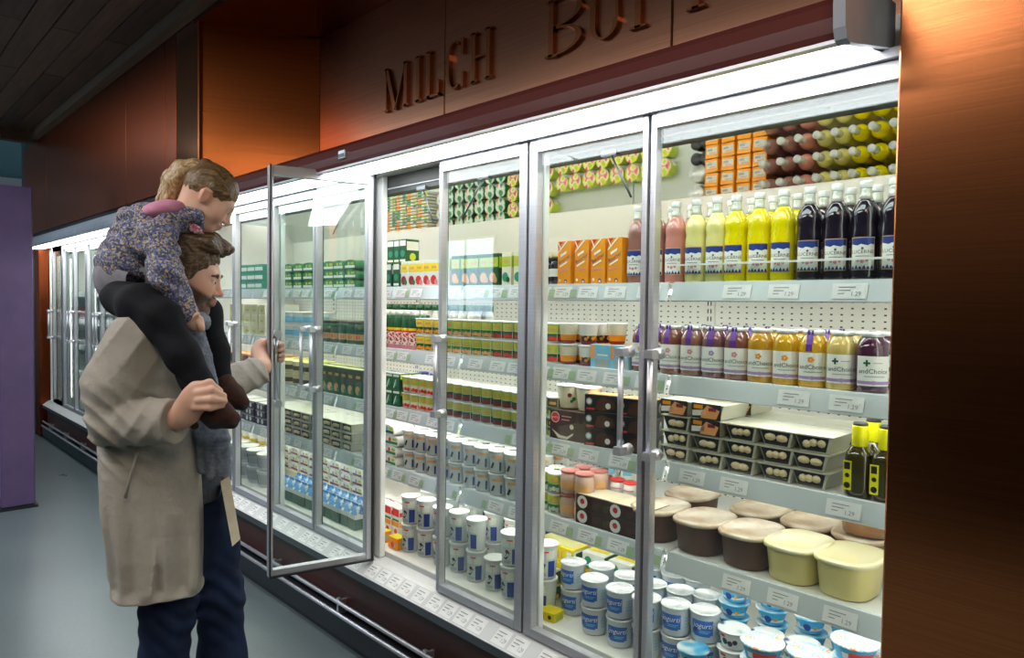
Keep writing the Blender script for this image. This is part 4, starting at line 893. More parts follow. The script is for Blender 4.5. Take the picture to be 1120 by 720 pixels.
block('herb_pack', GV, rng_px(404, 442, .15, T+.05, .055), Y0 + .01, T, 'dark green herb pack left of the cherry cartons', 'pack', 'green herb packs', ys=[.165, .247])
block('herb_pack', GV, rng_px(420, 441, .15, T+.15, .055), Y0 + .05, T + .111, 'dark green herb pack stacked atop the others', 'pack', 'green herb packs', ys=[.205])
# back rows of the top shelf, seen in the slanted mirror above it
M['lid_green'] = noisy('green_white_lid', [(.45, srgb('#1f7a3c')), (.52, srgb('#e8efe2')), (.62, srgb('#e8efe2')), (.68, srgb('#e08a3a'))], 26, .35, detail=.5)
M['lid_lemon'] = noisy('lemon_lid', [(.40, srgb('#b9c93a')), (.48, srgb('#e9e04a')), (.56, srgb('#f4f2dc')), (.64, srgb('#d8403a'))], 30, .35, detail=.5)
GOC = cup(.036, .042, .075, CM['green'], M['lid_green'], lambda pr: (pr.disc(0, .04, .018, 0), pr.disc(.0, .04, .010, 1, .0012), cm('white', 'orange'))[2], 14)
LOC = cup(.036, .042, .075, CM['lime'], M['lid_lemon'], lambda pr: (pr.rect(-.03, .04, .02, .05, 0), cm('white'))[1], 14)
block('herb_cheese_cup', GOC, frange(-3.78, -3.10, .098), 0, T, 'green herb cheese cup, back of top shelf', 'cup', 'green herb cheese cups', ys=[.525, .612, .699, .786])
block('lemon_curd_cup', LOC, frange(-3.09, -2.72, .092), 0, T, 'lemon curd cup, back of top shelf', 'cup', 'lemon curd cups', ys=[.56, .65, .74])
block('lemon_curd_cup', LOC, frange(-2.70, -1.95, .094), 0, T, 'lemon dessert cup, mid depth of top shelf', 'cup', 'lemon curd cups', ys=[.54, .63])
THN = [carton(.11, .016, .12, CM[c], lambda pr: (pr.rect(-.05, .05, .02, .08, 0), cm('green'))[1], None, lambda pr: (pr.rect(-.052, -.01, -.007, .007, 0), pr.rect(.02, .052, -.007, .007, 1), cm(a, b))[2]) for c, a, b in (('cream', 'orange', 'white'), ('white', 'green', 'lime'), ('milk', 'peach', 'green'))]
for i, x in enumerate(frange(-4.42, -3.80, .124)):
    for r in range(12): place('seasoning_packet', THN[(i + i*r//5) % 3], (x, .56 + .021*r, T), .0, 'thin seasoning packet at back of top shelf, %s column, %s in row' % (ORD[i], ORD[r]), 'packet', 'seasoning packets')
# second shelf: green drink bottles, cups in front, white bottles behind
def drinkcan():
    b = [('bottle', MB().lathe([(0, .001), (.024, 0), (.026, .004), (.026, .135), (.022, .15), (.02, .155)], 12).mesh('bottle', bands_z('fruit_drink', .16, [(0, C['pink']), (.12, C['white']), (.48, C['red']), (.53, C['yellow']), (.60, C['dgreen'])], .35, C['red'], 90, (.12, .48))))]
    b.append(('cap', MB().lathe([(.02, .154), (.021, .155), (.021, .172), (.019, .174), (0, .174)], 12).mesh('cap', CM['white']))); return b
GD = drinkcan(); T = SH[1]
block('fruit_drink', GD, rng_px(404, 456, .15, T+.08, .054), Y0, T, 'green fruit drink bottle on the second shelf', 'bottle', 'green fruit drinks', rows=2, dy=.06)
block('yogurt_cup', SQ['fig'], rng_px(457, 486, .15, T+.07, .064), Y0, T, 'yellow fig yogurt cup beside green drinks', 'cup', 'yogurt cups on the second shelf', rows=2, tiers=2, dy=.066, dz=.0725)
block('yogurt_cup', SQ['peach'], rng_px(487, 540, .15, T+.07, .063), Y0, T, 'peach yogurt cup on the second shelf', 'cup', 'yogurt cups on the second shelf', rows=2, tiers=2, dy=.066, dz=.0725)
block('yogurt_cup', SQ['straw'], rng_px(541, 587, .15, T+.07, .063), Y0, T, 'strawberry yogurt cup left of the hinge stile', 'cup', 'yogurt cups on the second shelf', rows=2, tiers=2, dy=.066, dz=.0725)
def wbottle():
    b = [('bottle', MB().lathe([(0, .001), (.028, 0), (.031, .005), (.031, .15), (.024, .17), (.02, .178)], 12).mesh('bottle', bands_z('milk_drink', .18, [(0, C['white']), (.62, C['red']), (.68, C['white'])], .35)))]
    b.append(('cap', MB().lathe([(.025, .176), (.027, .177), (.027, .20), (.025, .203), (0, .203)], 12).mesh('cap', CM['dgreen']))); return b
WB = wbottle()
block('milk_bottle', WB, rng_px(415, 545, .33, T+.15, .066)[:12], .335, T, 'white milk drink bottle with green cap in the back', 'bottle', 'white milk drink bottles', rows=2, dy=.075)
# third shelf
T = SH[2]
GK = carton(.052, .06, .074, CM['dgreen'], lambda pr: (pr.disc(-.004, .03, .014, 0), pr.rect(-.022, .024, .06, .070, 1), pr.poly([(-.02, .01), (.0, .05), (.004, .048), (-.014, .008)], 1, .0012), cm('teal', 'white'))[3], lambda pr: (pr.rect(-.025, .025, .05, .07, 0), cm('lime'))[1], lambda pr: (pr.rect(-.024, .024, -.026, .026, 0), cm('grey'))[1])
block('cream_carton', GK, rng_px(404, 442, .15, T+.07, .056), Y0, T, 'dark green cream carton on the third shelf', 'carton', 'green cream cartons', rows=2, tiers=2, dy=.065, dz=.0755)
block('yogurt_cup', SQ['tomato'], rng_px(443, 487, .15, T+.07, .063), Y0, T, 'tomato red yogurt cup on the third shelf', 'cup', 'yogurt cups on the third shelf', rows=2, tiers=2, dy=.066, dz=.0725)
block('yogurt_cup', SQ['cherry'], rng_px(488, 587, .15, T+.07, .0635), Y0, T, 'cherry yogurt cup on the third shelf', 'cup', 'yogurt cups on the third shelf', rows=2, tiers=2, dy=.066, dz=.0725)
PUD = cup(.033, .040, .055, CM['lime'], CM['lemon'], lambda pr: (pr.rect(-.02, .03, .01, .03, 0), cm('white'))[1], 12)
block('spread_cup', PUD, rng_px(500, 585, .30, T+.1, .085), .30, T + .06, 'lime green spread cup in the back of the third shelf', 'cup', 'spread cups', dy=.08)
RSB = carton(.60, .09, .058, CM['cream']); place('riser_box', RSB, (pix_x(540, .30, T), .30, T), 0, 'plain cream box under the lime spread cups', 'box')
block('cream_can', jar(.030, .088, CM['green'], CM['navy'], lambda pr: (pr.rect(-.03, .04, .0, .012, 0), pr.disc(0, .05, .015, 1), cm('navy', 'white'))[2]), cols_px([462, 476], .30, T + .1), .30, T + .06, 'green can with navy rim behind the tomato cups', 'can', 'green cans')
place('riser_box', carton(.22, .09, .058, CM['cream']), (pix_x(469, .30, T), .30, T), 0, 'plain cream box under the green cans', 'box')
# fourth shelf: cheese pouches, clear cups
T = SH[3]
def pouch(c1, c2, c3):
    b = MB().prism([(-.05, .0), (.05, .0), (.054, .012), (.048, .036), (.01, .046), (-.03, .044), (-.05, .03)], 'y', -.055, .055, 0, True)
    pr = Print(on_front(-.055), 1); pr.rect(-.045, .046, .006, .018, 0); pr.disc(-.01, .026, .010, 1, .001); pr.rect(.01, .04, .022, .034, 2, .001)
    return [('pouch', b.mesh('pouch', CM[c1])), ('label', pr.b.mesh('label', cm(c2, c3, 'lime')))]
for k, (pc, yy) in enumerate(((pouch('white', 'green', 'red'), 0), (pouch('white', 'dgreen', 'sky'), 1))):
    block('cheese_pouch', pc, rng_px(404 + 4*k, 442, .16, T+.05, .105), .175 + .0*k, T + .142*k, 'white green cheese pouch, %s layer' % ('bottom', 'top')[k], 'pouch', 'cheese pouches', rows=2, tiers=3 if k == 0 else 1, dy=.115, dz=.047)
MC = cup(.034, .040, .088, M['clear_plastic'], M['lid'], lambda pr: (pr.rect(-.012, .030, .058, .070, 0), pr.rect(.022, .030, .010, .045, 1), pr.poly([(-.02, .02), (-.006, .045), (.002, .040), (-.008, .018)], 2), pr.rect(.048, .076, .015, .07, 3), cm('tan', 'navy', 'black', 'milk'))[4], 14)
block('cottage_cheese_cup', MC, rng_px(443, 586, .16, T+.07, .083), Y0 + .01, T, 'clear cottage cheese cup on the fourth shelf', 'cup', 'cottage cheese cups', rows=3, tiers=2, dy=.084, dz=.0895)
LK = carton(.12, .09, .028, CM['white'], lambda pr: (pr.rect(-.05, .05, .006, .018, 0), cm('lime'))[1], None, lambda pr: (pr.rect(-.05, .03, -.03, .02, 0), cm('lime'))[1])
block('cheese_pack', LK, rng_px(500, 590, .30, T+.2, .15), .30, T + .1795, 'flat white lime cheese pack lying on the cottage cheese cups', 'pack', 'flat cheese packs')
# deck: tall cups, juice boxes
TC = cup(.036, .0415, .125, M['clear_plastic'], M['lid'], lambda pr: (pr.rect(-.030, -.002, .075, .105, 0), pr.rect(.004, .034, .075, .105, 0), pr.rect(-.012, .012, .098, .104, 1), pr.rect(.010, .036, .010, .068, 2, .0008), pr.poly([(-.026, .03), (-.006, .06), (.002, .054), (-.012, .026)], 3, .0008), pr.disc(-.010, .058, .007, 3, .001), pr.rect(-.030, .004, .012, .024, 4, .0007), cm('milk', 'red', 'navy', 'black', 'grey'))[-1], 16)
tc = [(449, .15, 2), (466, .165, 2), (484, .15, 2), (502, .16, 2), (521, .15, 2), (541, .145, 1), (559, .14, 2), (578, .135, 2), (597, .15, 2), (470, .27, 2), (492, .27, 2), (518, .28, 2), (540, .27, 2), (562, .27, 2), (585, .27, 2), (530, .39, 2), (556, .39, 2), (580, .40, 2)]
for i, (px, y, n) in enumerate(tc):
    for t in range(n):
        place('sour_cream_tub', TC, (pix_x(px, y, DECK + .06), y, DECK + .1265*t), random.uniform(-.5, .4), 'tall clear tub with blue bar, %s from left, %s tier, %s' % (ORD[i if y < .2 else (i - 9 if y < .33 else i - 15)], ('lower', 'upper')[t], ROW[0 if y < .2 else (1 if y < .33 else 2)]), 'tub', 'tall clear tubs on the deck')
RC = carton(.06, .06, .14, CM['white'], lambda pr: (pr.rect(-.028, .028, .10, .135, 0), pr.rect(-.028, .028, .05, .072, 1), pr.rect(-.028, .028, .076, .086, 2), pr.disc(0, .026, .014, 0), cm('red', 'orange', 'green'))[4], lambda pr: (pr.rect(-.028, .028, .05, .075, 0), pr.rect(-.028, .028, .1, .12, 1), cm('orange', 'red'))[2])
block('kefir_carton', RC, rng_px(400, 441, .22, DECK+.1, .064), .23, DECK, 'white red and orange kefir carton at the open door', 'carton', 'kefir cartons', rows=2, dy=.07)
OY = carton(.075, .05, .052, CM['orange'], lambda pr: (pr.disc(0, .02, .014, 0), pr.disc(.02, .02, .008, 1, .0012), cm('red', 'grey'))[2], lambda pr: (pr.disc(0, .024, .014, 0), cm('grey'))[1], lambda pr: (pr.rect(-.036, .036, -.024, .024, 0), cm('yellow'))[1])
block('dessert_box', OY, cols_px([418, 434], .12, DECK + .03), .125, DECK, 'orange yellow dessert box at the front of the open door', 'box', 'orange dessert boxes', tiers=1)

# ---- fifth and sixth doors, seen through the open door
T = SH[0]
block('frozen_bag', pouch('green', 'white', 'lime'), rng_px(318, 398, .17, T+.05, .12), .18, T, 'green vegetable bag behind the open door', 'bag', 'green vegetable bags', ys=[.18, .30], tiers=3, dz=.047)
M['pale_blue'] = mat('pale_blue_carton', srgb('#b8cfe0'), .4)
T = SH[1]
block('cheese_tub', cup(.045, .05, .075, CM['white'], 'lid', lambda pr: (pr.rect(-.04, .04, .02, .05, 0), cm('sky'))[1], 12), rng_px(306, 346, .17, T+.05, .105), .17, T, 'white cheese tub behind the open door', 'tub', 'white cheese tubs', rows=2, tiers=2, dy=.105, dz=.0755)
block('vegetable_jar', jar(.036, .115, CM['dgreen'], CM['olive'], lambda pr: (pr.rect(-.03, .05, .02, .05, 0), pr.disc(0, .035, .012, 1), cm('tan', 'red'))[2]), rng_px(350, 402, .17, T+.05, .078), .165, T, 'dark green vegetable jar behind the open door', 'jar', 'green vegetable jars', rows=2, dy=.078)
T = SH[2]
block('cream_tub', cup(.045, .05, .07, CM['cream'], CM['lemon'], lambda pr: (pr.rect(-.04, .04, .02, .045, 0), cm('olive'))[1], 12), rng_px(306, 346, .17, T+.05, .105), .17, T, 'pale yellow cream tub behind the open door', 'tub', 'pale cream tubs', rows=2, tiers=2, dy=.105, dz=.0705)
block('soup_carton', cart(.066, .14, 'dgreen', 'olive', 'tan', 'teal'), rng_px(350, 402, .17, T+.05, .07), .165, T, 'dark green soup carton behind the open door', 'carton', 'green soup cartons', rows=2, dy=.07)
T = SH[3]
block('salad_tray', tray(3), rng_px(305, 400, .2, T+.05, .108), .2, T, 'clear salad tray behind the open door', 'food tray', 'clear salad trays', rows=2, tiers=3, dy=.16, dz=.0475)
block('cheese_bag', pouch('white', 'maroon', 'lilac'), rng_px(310, 400, .30, DECK+.12, .12), .34, DECK + .09, 'white and maroon cheese bag at the back of the deck', 'bag', 'white cheese bags', rows=1, tiers=3, dz=.047)
place('riser_box', carton(1.0, .14, .088, CM['cream']), (pix_x(356, .34, DECK), .34, DECK), 0, 'long cream box under the white and maroon bags', 'box')
def gable():
    b = [('carton', MB().box((-.035, -.035, 0), (.035, .035, .075)).mesh('carton', bands_z('milk_carton_print', .075, [(0, C['dgreen']), (.7, C['white'])], .4)))]
    b.append(('gable', MB().prism([(-.035, .075), (.035, .075), (.004, .112), (.004, .122), (-.004, .122), (-.004, .112)][::-1], 'x', -.035, .035).mesh('gable', noisy('blue_gable', [(.4, srgb('#eef4f8')), (.5, srgb('#2f86c8'))], 40, .35, detail=1)))); return b
block('milk_carton', gable(), rng_px(312, 396, .14, DECK+.1, .078), .14, DECK + .0, 'small milk carton with blue gable top', 'carton', 'blue gable cartons', rows=2, dy=.076)

# ---- seventh and eighth doors, beside the man's face, and the far cabinet
T = SH[0]
block('herb_tray', carton(.11, .12, .05, CM['teal'], lambda pr: (pr.rect(-.05, .05, .012, .034, 0), cm('milk'))[1], None, lambda pr: (pr.rect(-.04, .04, -.04, .04, 0), cm('dgreen'))[1]), rng_px(262, 296, .18, T+.05, .125), .19, T, 'teal green herb tray beside the man, top shelf', 'tray', 'herb trays', rows=2, tiers=3, dy=.13, dz=.051)
T = SH[1]
block('cheese_block', carton(.095, .10, .062, CM['cream'], lambda pr: (pr.rect(-.04, .04, .010, .05, 0), pr.rect(-.02, .02, .02, .03, 1), cm('lemon', 'grey'))[2], lambda pr: (pr.rect(-.04, .04, .01, .05, 0), cm('milk'))[1]), rng_px(258, 298, .17, T+.05, .105), .18, T, 'pale cheese block beside the man, second shelf', 'cheese', 'pale cheese blocks', rows=2, tiers=3, dy=.11, dz=.0635)
T = SH[2]
block('cheese_block', carton(.12, .10, .07, CM['tan'], lambda pr: (pr.rect(-.05, .05, .01, .06, 0), pr.disc(0, .035, .014, 1), cm('brown', 'red'))[2]), rng_px(254, 298, .17, T+.05, .13), .18, T, 'brown wrapped cheese beside the left hand', 'cheese', 'brown wrapped cheeses', rows=2, tiers=2, dy=.11, dz=.0715)
T = SH[3]
block('black_tray', carton(.15, .14, .042, CM['black'], lambda pr: (pr.disc(-.03, .02, .015, 0), pr.disc(.02, .02, .015, 0), pr.rect(-.07, .07, .034, .04, 1), cm('white', 'grey'))[3], lambda pr: (pr.disc(0, .02, .015, 0), cm('white'))[1], lambda pr: (pr.rect(-.07, .07, -.06, .06, 0), cm('white'))[1]), rng_px(264, 300, .18, T+.05, .16), .2, T, 'black and white food tray above the yellow tubs', 'food tray', 'black white trays', rows=1, tiers=3, dz=.043)
YT = cup(.052, .06, .09, CM['yellow'], 'lid', lambda pr: (pr.rect(-.04, .05, .02, .06, 0), cm('white'))[1], 14); WT = cup(.06, .07, .10, M['yog'], 'lid', lambda pr: (pr.rect(-.02, .05, .02, .08, 0), pr.rect(-.05, -.025, .02, .08, 1), cm('grey', 'navy'))[2], 14)
block('margarine_tub', YT, rng_px(262, 305, .32, DECK+.1, .13), .32, DECK, 'yellow margarine tub beside the shoes, back rows', 'tub', 'yellow margarine tubs', rows=2, tiers=3, dy=.125, dz=.091)
block('yogurt_bucket', WT, rng_px(254, 300, .16, DECK+.1, .15), .165, DECK, 'white yogurt bucket beside the shoes, front', 'tub', 'white buckets beside the man', tiers=2, dz=.101)
far_kinds = [('yellow', 'tall yellow pack in the far refrigerator'), ('cream', 'cream coloured pack in the far refrigerator'), ('olive', 'dark pack in the far refrigerator'), ('red', 'red pack in the far refrigerator'), ('teal', 'teal pack in the far refrigerator'), ('white', 'white pack in the far refrigerator')]
fp = [carton(.16, .2, .12, CM[k], lambda pr: (pr.rect(-.06, .06, .03, .08, 0), cm('white' if k != 'white' else 'sky'))[1]) for k, _ in far_kinds]
sn = ['top shelf', 'second shelf', 'third shelf', 'fourth shelf', 'deck']
for li, zt in enumerate(SH + [DECK]):
    n = 0
    for px in (64, 71, 78, 86, 92, 99, 106):
        k = (li*5 + n*7 + n//2) % 6; n += 1
        if (li == 0) or (li == 1 and n < 4) or px > 90 or px < 66: continue
        if li == 4: k = 0 if n % 2 else 1
        place('food_pack', fp[k], (pix_x(px, .25, zt), .26, zt), random.uniform(-.1, .1), '%s, %s, %s from left' % (far_kinds[k][1], sn[li], ORD[n-1]), 'pack', 'packs in the far refrigerator')
# ================================================================ people: smooth surfaces grown from joints
EY = ray(190, 330)*np.array([1, 1, 0]); EY /= np.linalg.norm(EY)      # away from the camera, where the two people stand
EX = np.array([EY[1], -EY[0], 0.0])                                    # the way they face
EZ = np.array([0, 0, 1.0]); EZ = np.array([0, 0, 1.0])
B3 = np.array([EX, EY, EZ])                       # rows: the way the people face, their left, up
def G(px, py, d): return B3 @ P(px, py, d)        # pixel and distance -> point in that frame
def smin(a, b, k):
    if k <= 0: return np.minimum(a, b)
    h = np.maximum(k - np.abs(a-b), 0)/k; return np.minimum(a, b) - h*h*k*.25
class Cap:
    def __init__(s, a, b, ra, rb=None, k=.02, flat=None, cut=None, sub=False):
        s.a, s.b = np.array(a, float), np.array(b, float); s.ra = ra; s.rb = ra if rb is None else rb; s.k = k; s.sub = sub
        s.flat = flat; s.cut = cut                # flat = (axis, factor): thinner along axis; cut = (point, dir)
        m = max(s.ra, s.rb)*(1.0 if flat is None else max(1, 1/flat[1])); s.lo = np.minimum(s.a, s.b) - m; s.hi = np.maximum(s.a, s.b) + m
    def d(s, p):
        q = p - s.a; ab = s.b - s.a
        if s.flat is not None:
            n, f = np.array(s.flat[0], float), s.flat[1]; n = n/np.linalg.norm(n)
            q = q + n*((q @ n)*(1/f - 1))[..., None]; ab = ab + n*((ab @ n)*(1/f - 1))
        t = np.clip((q @ ab)/max(ab @ ab, 1e-9), 0, 1)
        r = np.linalg.norm(q - t[..., None]*ab, axis=-1) - (s.ra + (s.rb - s.ra)*t)
        if s.flat is not None: r = r*min(1, s.flat[1]*1.2)
        if s.cut is not None: r = np.maximum(r, (p - np.array(s.cut[0])) @ np.array(s.cut[1]))
        return r
class Ell:
    def __init__(s, c, r, k=.02, R=None, sub=False, cut=None):
        s.c, s.r, s.k, s.sub, s.cut = np.array(c, float), np.array(r, float), k, sub, cut
        s.R = np.eye(3) if R is None else np.array(R)      # rows: the ellipsoid's own axes
        e = np.abs(s.R.T) @ s.r; s.lo, s.hi = s.c - e, s.c + e
    def d(s, p):
        q = (p - s.c) @ s.R.T; k0 = np.linalg.norm(q/s.r, axis=-1); k1 = np.linalg.norm(q/s.r**2, axis=-1)
        r = k0*(k0-1)/np.maximum(k1, 1e-6)
        if s.cut is not None: r = np.maximum(r, (p - np.array(s.cut[0])) @ np.array(s.cut[1]))
        return r
class Loft:
    """stack of oval rings: (centre, half length front-back, half width)"""
    def __init__(s, rings, k=.03, sub=False, power=2.0):
        rings = sorted(rings, key=lambda r: r[0][2]); s.z = np.array([r[0][2] for r in rings])
        s.T = np.array([[r[0][0], r[0][1], r[1], r[2]] for r in rings]); s.k = k; s.sub = sub; s.pw = power
        m = s.T[:, 2:].max(); s.lo = np.array([s.T[:, 0].min()-m, s.T[:, 1].min()-m, s.z[0]]); s.hi = np.array([s.T[:, 0].max()+m, s.T[:, 1].max()+m, s.z[-1]])
    def d(s, p):
        z = np.clip(p[..., 2], s.z[0], s.z[-1]); v = [np.interp(z, s.z, s.T[:, i]) for i in range(4)]
        u = np.abs(p[..., 0]-v[0])/v[2]; w_ = np.abs(p[..., 1]-v[1])/v[3]
        q = (u**s.pw + w_**s.pw)**(1/s.pw); r = (q-1)*np.minimum(v[2], v[3])
        return np.maximum(r, np.maximum(s.z[0]-p[..., 2], p[..., 2]-s.z[-1]))
def grow(prims, h, disp=None, pad=.03):
    """smooth union of the primitives, turned into a quad mesh (surface nets)"""
    adds = [q for q in prims if not q.sub]
    lo = np.min([q.lo for q in adds], axis=0) - pad; hi = np.max([q.hi for q in adds], axis=0) + pad
    n = np.ceil((hi-lo)/h).astype(int) + 1; Fd = np.full(n, 1.0, np.float32)
    for q in prims:
        m = pad + q.k; i0 = np.clip(((q.lo-m-lo)/h).astype(int), 0, n-1); i1 = np.clip(((q.hi+m-lo)/h).astype(int)+2, 1, n)
        ax = [lo[j] + h*np.arange(i0[j], i1[j]) for j in range(3)]
        p = np.stack(np.meshgrid(*ax, indexing='ij'), -1); dq = q.d(p).astype(np.float32); sl = tuple(slice(a, b) for a, b in zip(i0, i1))
        Fd[sl] = -smin(-Fd[sl], dq, q.k) if q.sub else smin(Fd[sl], dq, q.k)
    if disp is not None:
        near = np.argwhere(np.abs(Fd) < .03); p = lo + near*h
        Fd[tuple(near.T)] += disp(p).astype(np.float32)
    ins = Fd < 0; c = ins[:-1, :-1, :-1].astype(np.int8)
    cnt = sum(ins[i:n[0]-1+i, j:n[1]-1+j, k:n[2]-1+k].astype(np.int8) for i in (0, 1) for j in (0, 1) for k in (0, 1))
    act = np.argwhere((cnt > 0) & (cnt < 8)); vid = -np.ones(n-1, np.int64); vid[tuple(act.T)] = np.arange(len(act))
    acc = np.zeros((len(act), 3)); w_ = np.zeros(len(act))
    for e in range(3):
        o = [0, 1]; oth = [j for j in range(3) if j != e]
        for a in o:
            for b in o:
                s0 = act.copy(); s0[:, oth[0]] += a; s0[:, oth[1]] += b; s1 = s0.copy(); s1[:, e] += 1
                f0, f1 = Fd[tuple(s0.T)], Fd[tuple(s1.T)]; x = (f0 < 0) != (f1 < 0)
                t = np.where(x, f0/np.where(x, f0-f1, 1), 0); pt_ = s0.astype(float); pt_[:, e] += t
                acc[x] += pt_[x]; w_[x] += 1
    V = lo + h*acc/w_[:, None]; faces = []
    for e in range(3):
        a, b = [(1, 2), (2, 0), (0, 1)][e]
        sl0 = [slice(1, -1)]*3; sl0[e] = slice(0, -1); s1 = list(sl0); s1[e] = slice(1, None)
        A_, B_ = ins[tuple(sl0)], ins[tuple(s1)]; off = np.ones(3, int); off[e] = 0
        for flip, mk in ((False, A_ & ~B_), (True, ~A_ & B_)):
            I = np.argwhere(mk) + off
            def at(da, db): J = I.copy(); J[:, a] += da; J[:, b] += db; return vid[tuple(J.T)]
            q = np.stack([at(-1, -1), at(0, -1), at(0, 0), at(-1, 0)], 1); faces.append(q[:, ::-1] if flip else q)
    return V, np.concatenate(faces)
def skin_mesh(name, prims, h, m, disp=None, attr=None, smooth_it=2):
    V, Fc = grow(prims, h, disp)
    # light relaxation
    for _ in range(smooth_it):
        S = np.zeros_like(V); c = np.zeros(len(V))
        for i in range(4):
            np.add.at(S, Fc[:, i], V[Fc[:, (i+1) % 4]] + V[Fc[:, i-1]]); np.add.at(c, Fc[:, i], 2)
        V = V*.5 + .5*S/c[:, None]
    me = bpy.data.meshes.new(name); W = V @ B3
    me.vertices.add(len(W)); me.vertices.foreach_set('co', W.astype(np.float32).ravel())
    me.loops.add(Fc.size); me.loops.foreach_set('vertex_index', Fc.astype(np.int32).ravel())
    me.polygons.add(len(Fc)); me.polygons.foreach_set('loop_start', (np.arange(len(Fc))*4).astype(np.int32))
    me.polygons.foreach_set('use_smooth', np.ones(len(Fc), bool))
    me.update(calc_edges=True); me.validate()
    if attr is not None:
        for an, fn in attr.items():
            at = me.attributes.new(an, 'FLOAT', 'POINT'); at.data.foreach_set('value', fn(V).astype(np.float32))
    for q in (m if isinstance(m, (list, tuple)) else [m]): me.materials.append(q)
    return me
def chain(pts, radii, k=.02, **kw): return [Cap(pts[i], pts[i+1], radii[i], radii[i+1], k, **kw) for i in range(len(pts)-1)]
def vnoise(p, f, seed=0):
    r = np.random.RandomState(seed); out = 0
    for _ in range(5):
        d = r.normal(size=3); d /= np.linalg.norm(d); out = out + np.sin(p @ d*f*(.7 + .6*r.rand()) + r.rand()*6.28)
    return out/5

# ---- materials
def skin_mat(name, c, beard=None):
    m = bpy.data.materials.new(name); N, L, b = nt(m)
    v = coords(N, L); f = noise(N, L, v, 45, 4); f2 = noise(N, L, v, 9, 2)
    col = ramp(N, L, f2, [(.3, tuple(x*y for x, y in zip(c, (.93, .82, .78)))), (.7, c)])
    def over(col, an, c2, nscale=None):
        at = node(N, 'ShaderNodeAttribute', attribute_name=an); mx = node(N, 'ShaderNodeMix', data_type='RGBA'); fac = at.outputs['Fac']
        if nscale:
            nz = noise(N, L, v, nscale, 3, .7); mu = node(N, 'ShaderNodeMath', operation='MULTIPLY'); rr = ramp(N, L, nz, [(.3, (.62,)*3), (.5, (1,)*3)])
            L.new(fac, mu.inputs[0]); L.new(rr, mu.inputs[1]); fac = mu.outputs[0]
        L.new(fac, mx.inputs['Factor']); L.new(col, mx.inputs['A']); mx.inputs['B'].default_value = (*c2, 1); return mx.outputs['Result']
    col = over(col, 'flush', tuple(x*y for x, y in zip(c, (1.0, .62, .55))))
    col = over(col, 'lips', srgb('#b0605a'))
    if beard: col = over(col, 'beard', beard, 300)
    L.new(col, b.inputs['Base Color']); b.inputs['Roughness'].default_value = .48
    b.inputs['Subsurface Weight'].default_value = .12; b.inputs['Subsurface Radius'].default_value = (.01, .004, .002); b.inputs['Subsurface Scale'].default_value = .6
    bump(N, L, b, f, .12, .0015); return m
def hair_mat(name, stops, scl=(16, 150, 80), bs=.6):
    """strands run along the first of the three directions EX, EY, up"""
    m = bpy.data.materials.new(name); N, L, b = nt(m); tc = node(N, 'ShaderNodeTexCoord'); cb = node(N, 'ShaderNodeCombineXYZ')
    for q, (d, k) in enumerate(zip((EX, EY, EZ), scl)):
        vm = node(N, 'ShaderNodeVectorMath', operation='DOT_PRODUCT'); vm.inputs[1].default_value = tuple(d*k); L.new(tc.outputs['Object'], vm.inputs[0]); L.new(vm.outputs['Value'], cb.inputs[q])
    f = noise(N, L, cb.outputs[0], 1.5, 4, .6)
    L.new(ramp(N, L, f, stops), b.inputs['Base Color']); b.inputs['Roughness'].default_value = .4
    bump(N, L, b, f, bs, .004); return m
def cloth_mat(name, stops, wr=14, weave=900, rough=.85, bs=.35, bd=.006, sheen=.0):
    m = bpy.data.materials.new(name); N, L, b = nt(m); v = coords(N, L); f = noise(N, L, v, wr, 4, .6); g = noise(N, L, v, weave, 2)
    L.new(ramp(N, L, f, stops), b.inputs['Base Color']); b.inputs['Roughness'].default_value = rough; b.inputs['Specular IOR Level'].default_value = .25
    b.inputs['Sheen Weight'].default_value = sheen
    ad = node(N, 'ShaderNodeMath', operation='MULTIPLY_ADD'); ad.inputs[1].default_value = .12; L.new(g, ad.inputs[0]); L.new(f, ad.inputs[2])
    bump(N, L, b, ad.outputs[0], bs, bd); return m
def floral_mat():
    m = bpy.data.materials.new('floral_print'); N, L, b = nt(m); v = coords(N, L)
    vo = node(N, 'ShaderNodeTexVoronoi'); vo.inputs['Scale'].default_value = 210; L.new(v, vo.inputs['Vector'])
    sp = node(N, 'ShaderNodeSeparateColor'); L.new(vo.outputs['Color'], sp.inputs[0])
    col = ramp(N, L, sp.outputs[0], [(0, srgb('#565c78')), (.20, srgb('#8d8c96')), (.34, srgb('#3c4464')), (.48, srgb('#b0aaa8')), (.60, srgb('#c8b070')), (.66, srgb('#6a6f90')), (.78, srgb('#b08a86')), (.84, srgb('#4c4e5c')), (.93, srgb('#5c74b8'))], 'CONSTANT')
    L.new(col, b.inputs['Base Color']); b.inputs['Roughness'].default_value = .8; f = noise(N, L, v, 26, 3); bump(N, L, b, f, .5, .008); return m
MS = skin_mat('skin_man', srgb('#dab09a'), srgb('#4a3626')); GS = skin_mat('skin_girl', srgb('#e8bfa8'))
COAT = cloth_mat('beige_cotton', [(.3, srgb('#a8a298')), (.7, srgb('#b6b0a6'))], 11, 1200, .72, .8, .022, .1)
DENIM = cloth_mat('navy_denim', [(.3, srgb('#0f1a34')), (.7, srgb('#182847'))], 12, 1500, .8, .5, .008)
KNIT = cloth_mat('grey_knit', [(.3, srgb('#3e434b')), (.7, srgb('#555b64'))], 60, 420, .9, .8, .004)
SCARF = cloth_mat('blue_grey_wool', [(.35, srgb('#5d6474')), (.6, srgb('#7f8795'))], 40, 500, .9, .7, .004)
LEG = cloth_mat('black_leggings', [(.3, srgb('#07080d')), (.7, srgb('#10131c'))], 20, 900, .85, .4, .005)
SUEDE = cloth_mat('brown_suede', [(.3, srgb('#35211d')), (.7, srgb('#4a302a'))], 40, 700, .9, .4, .003)
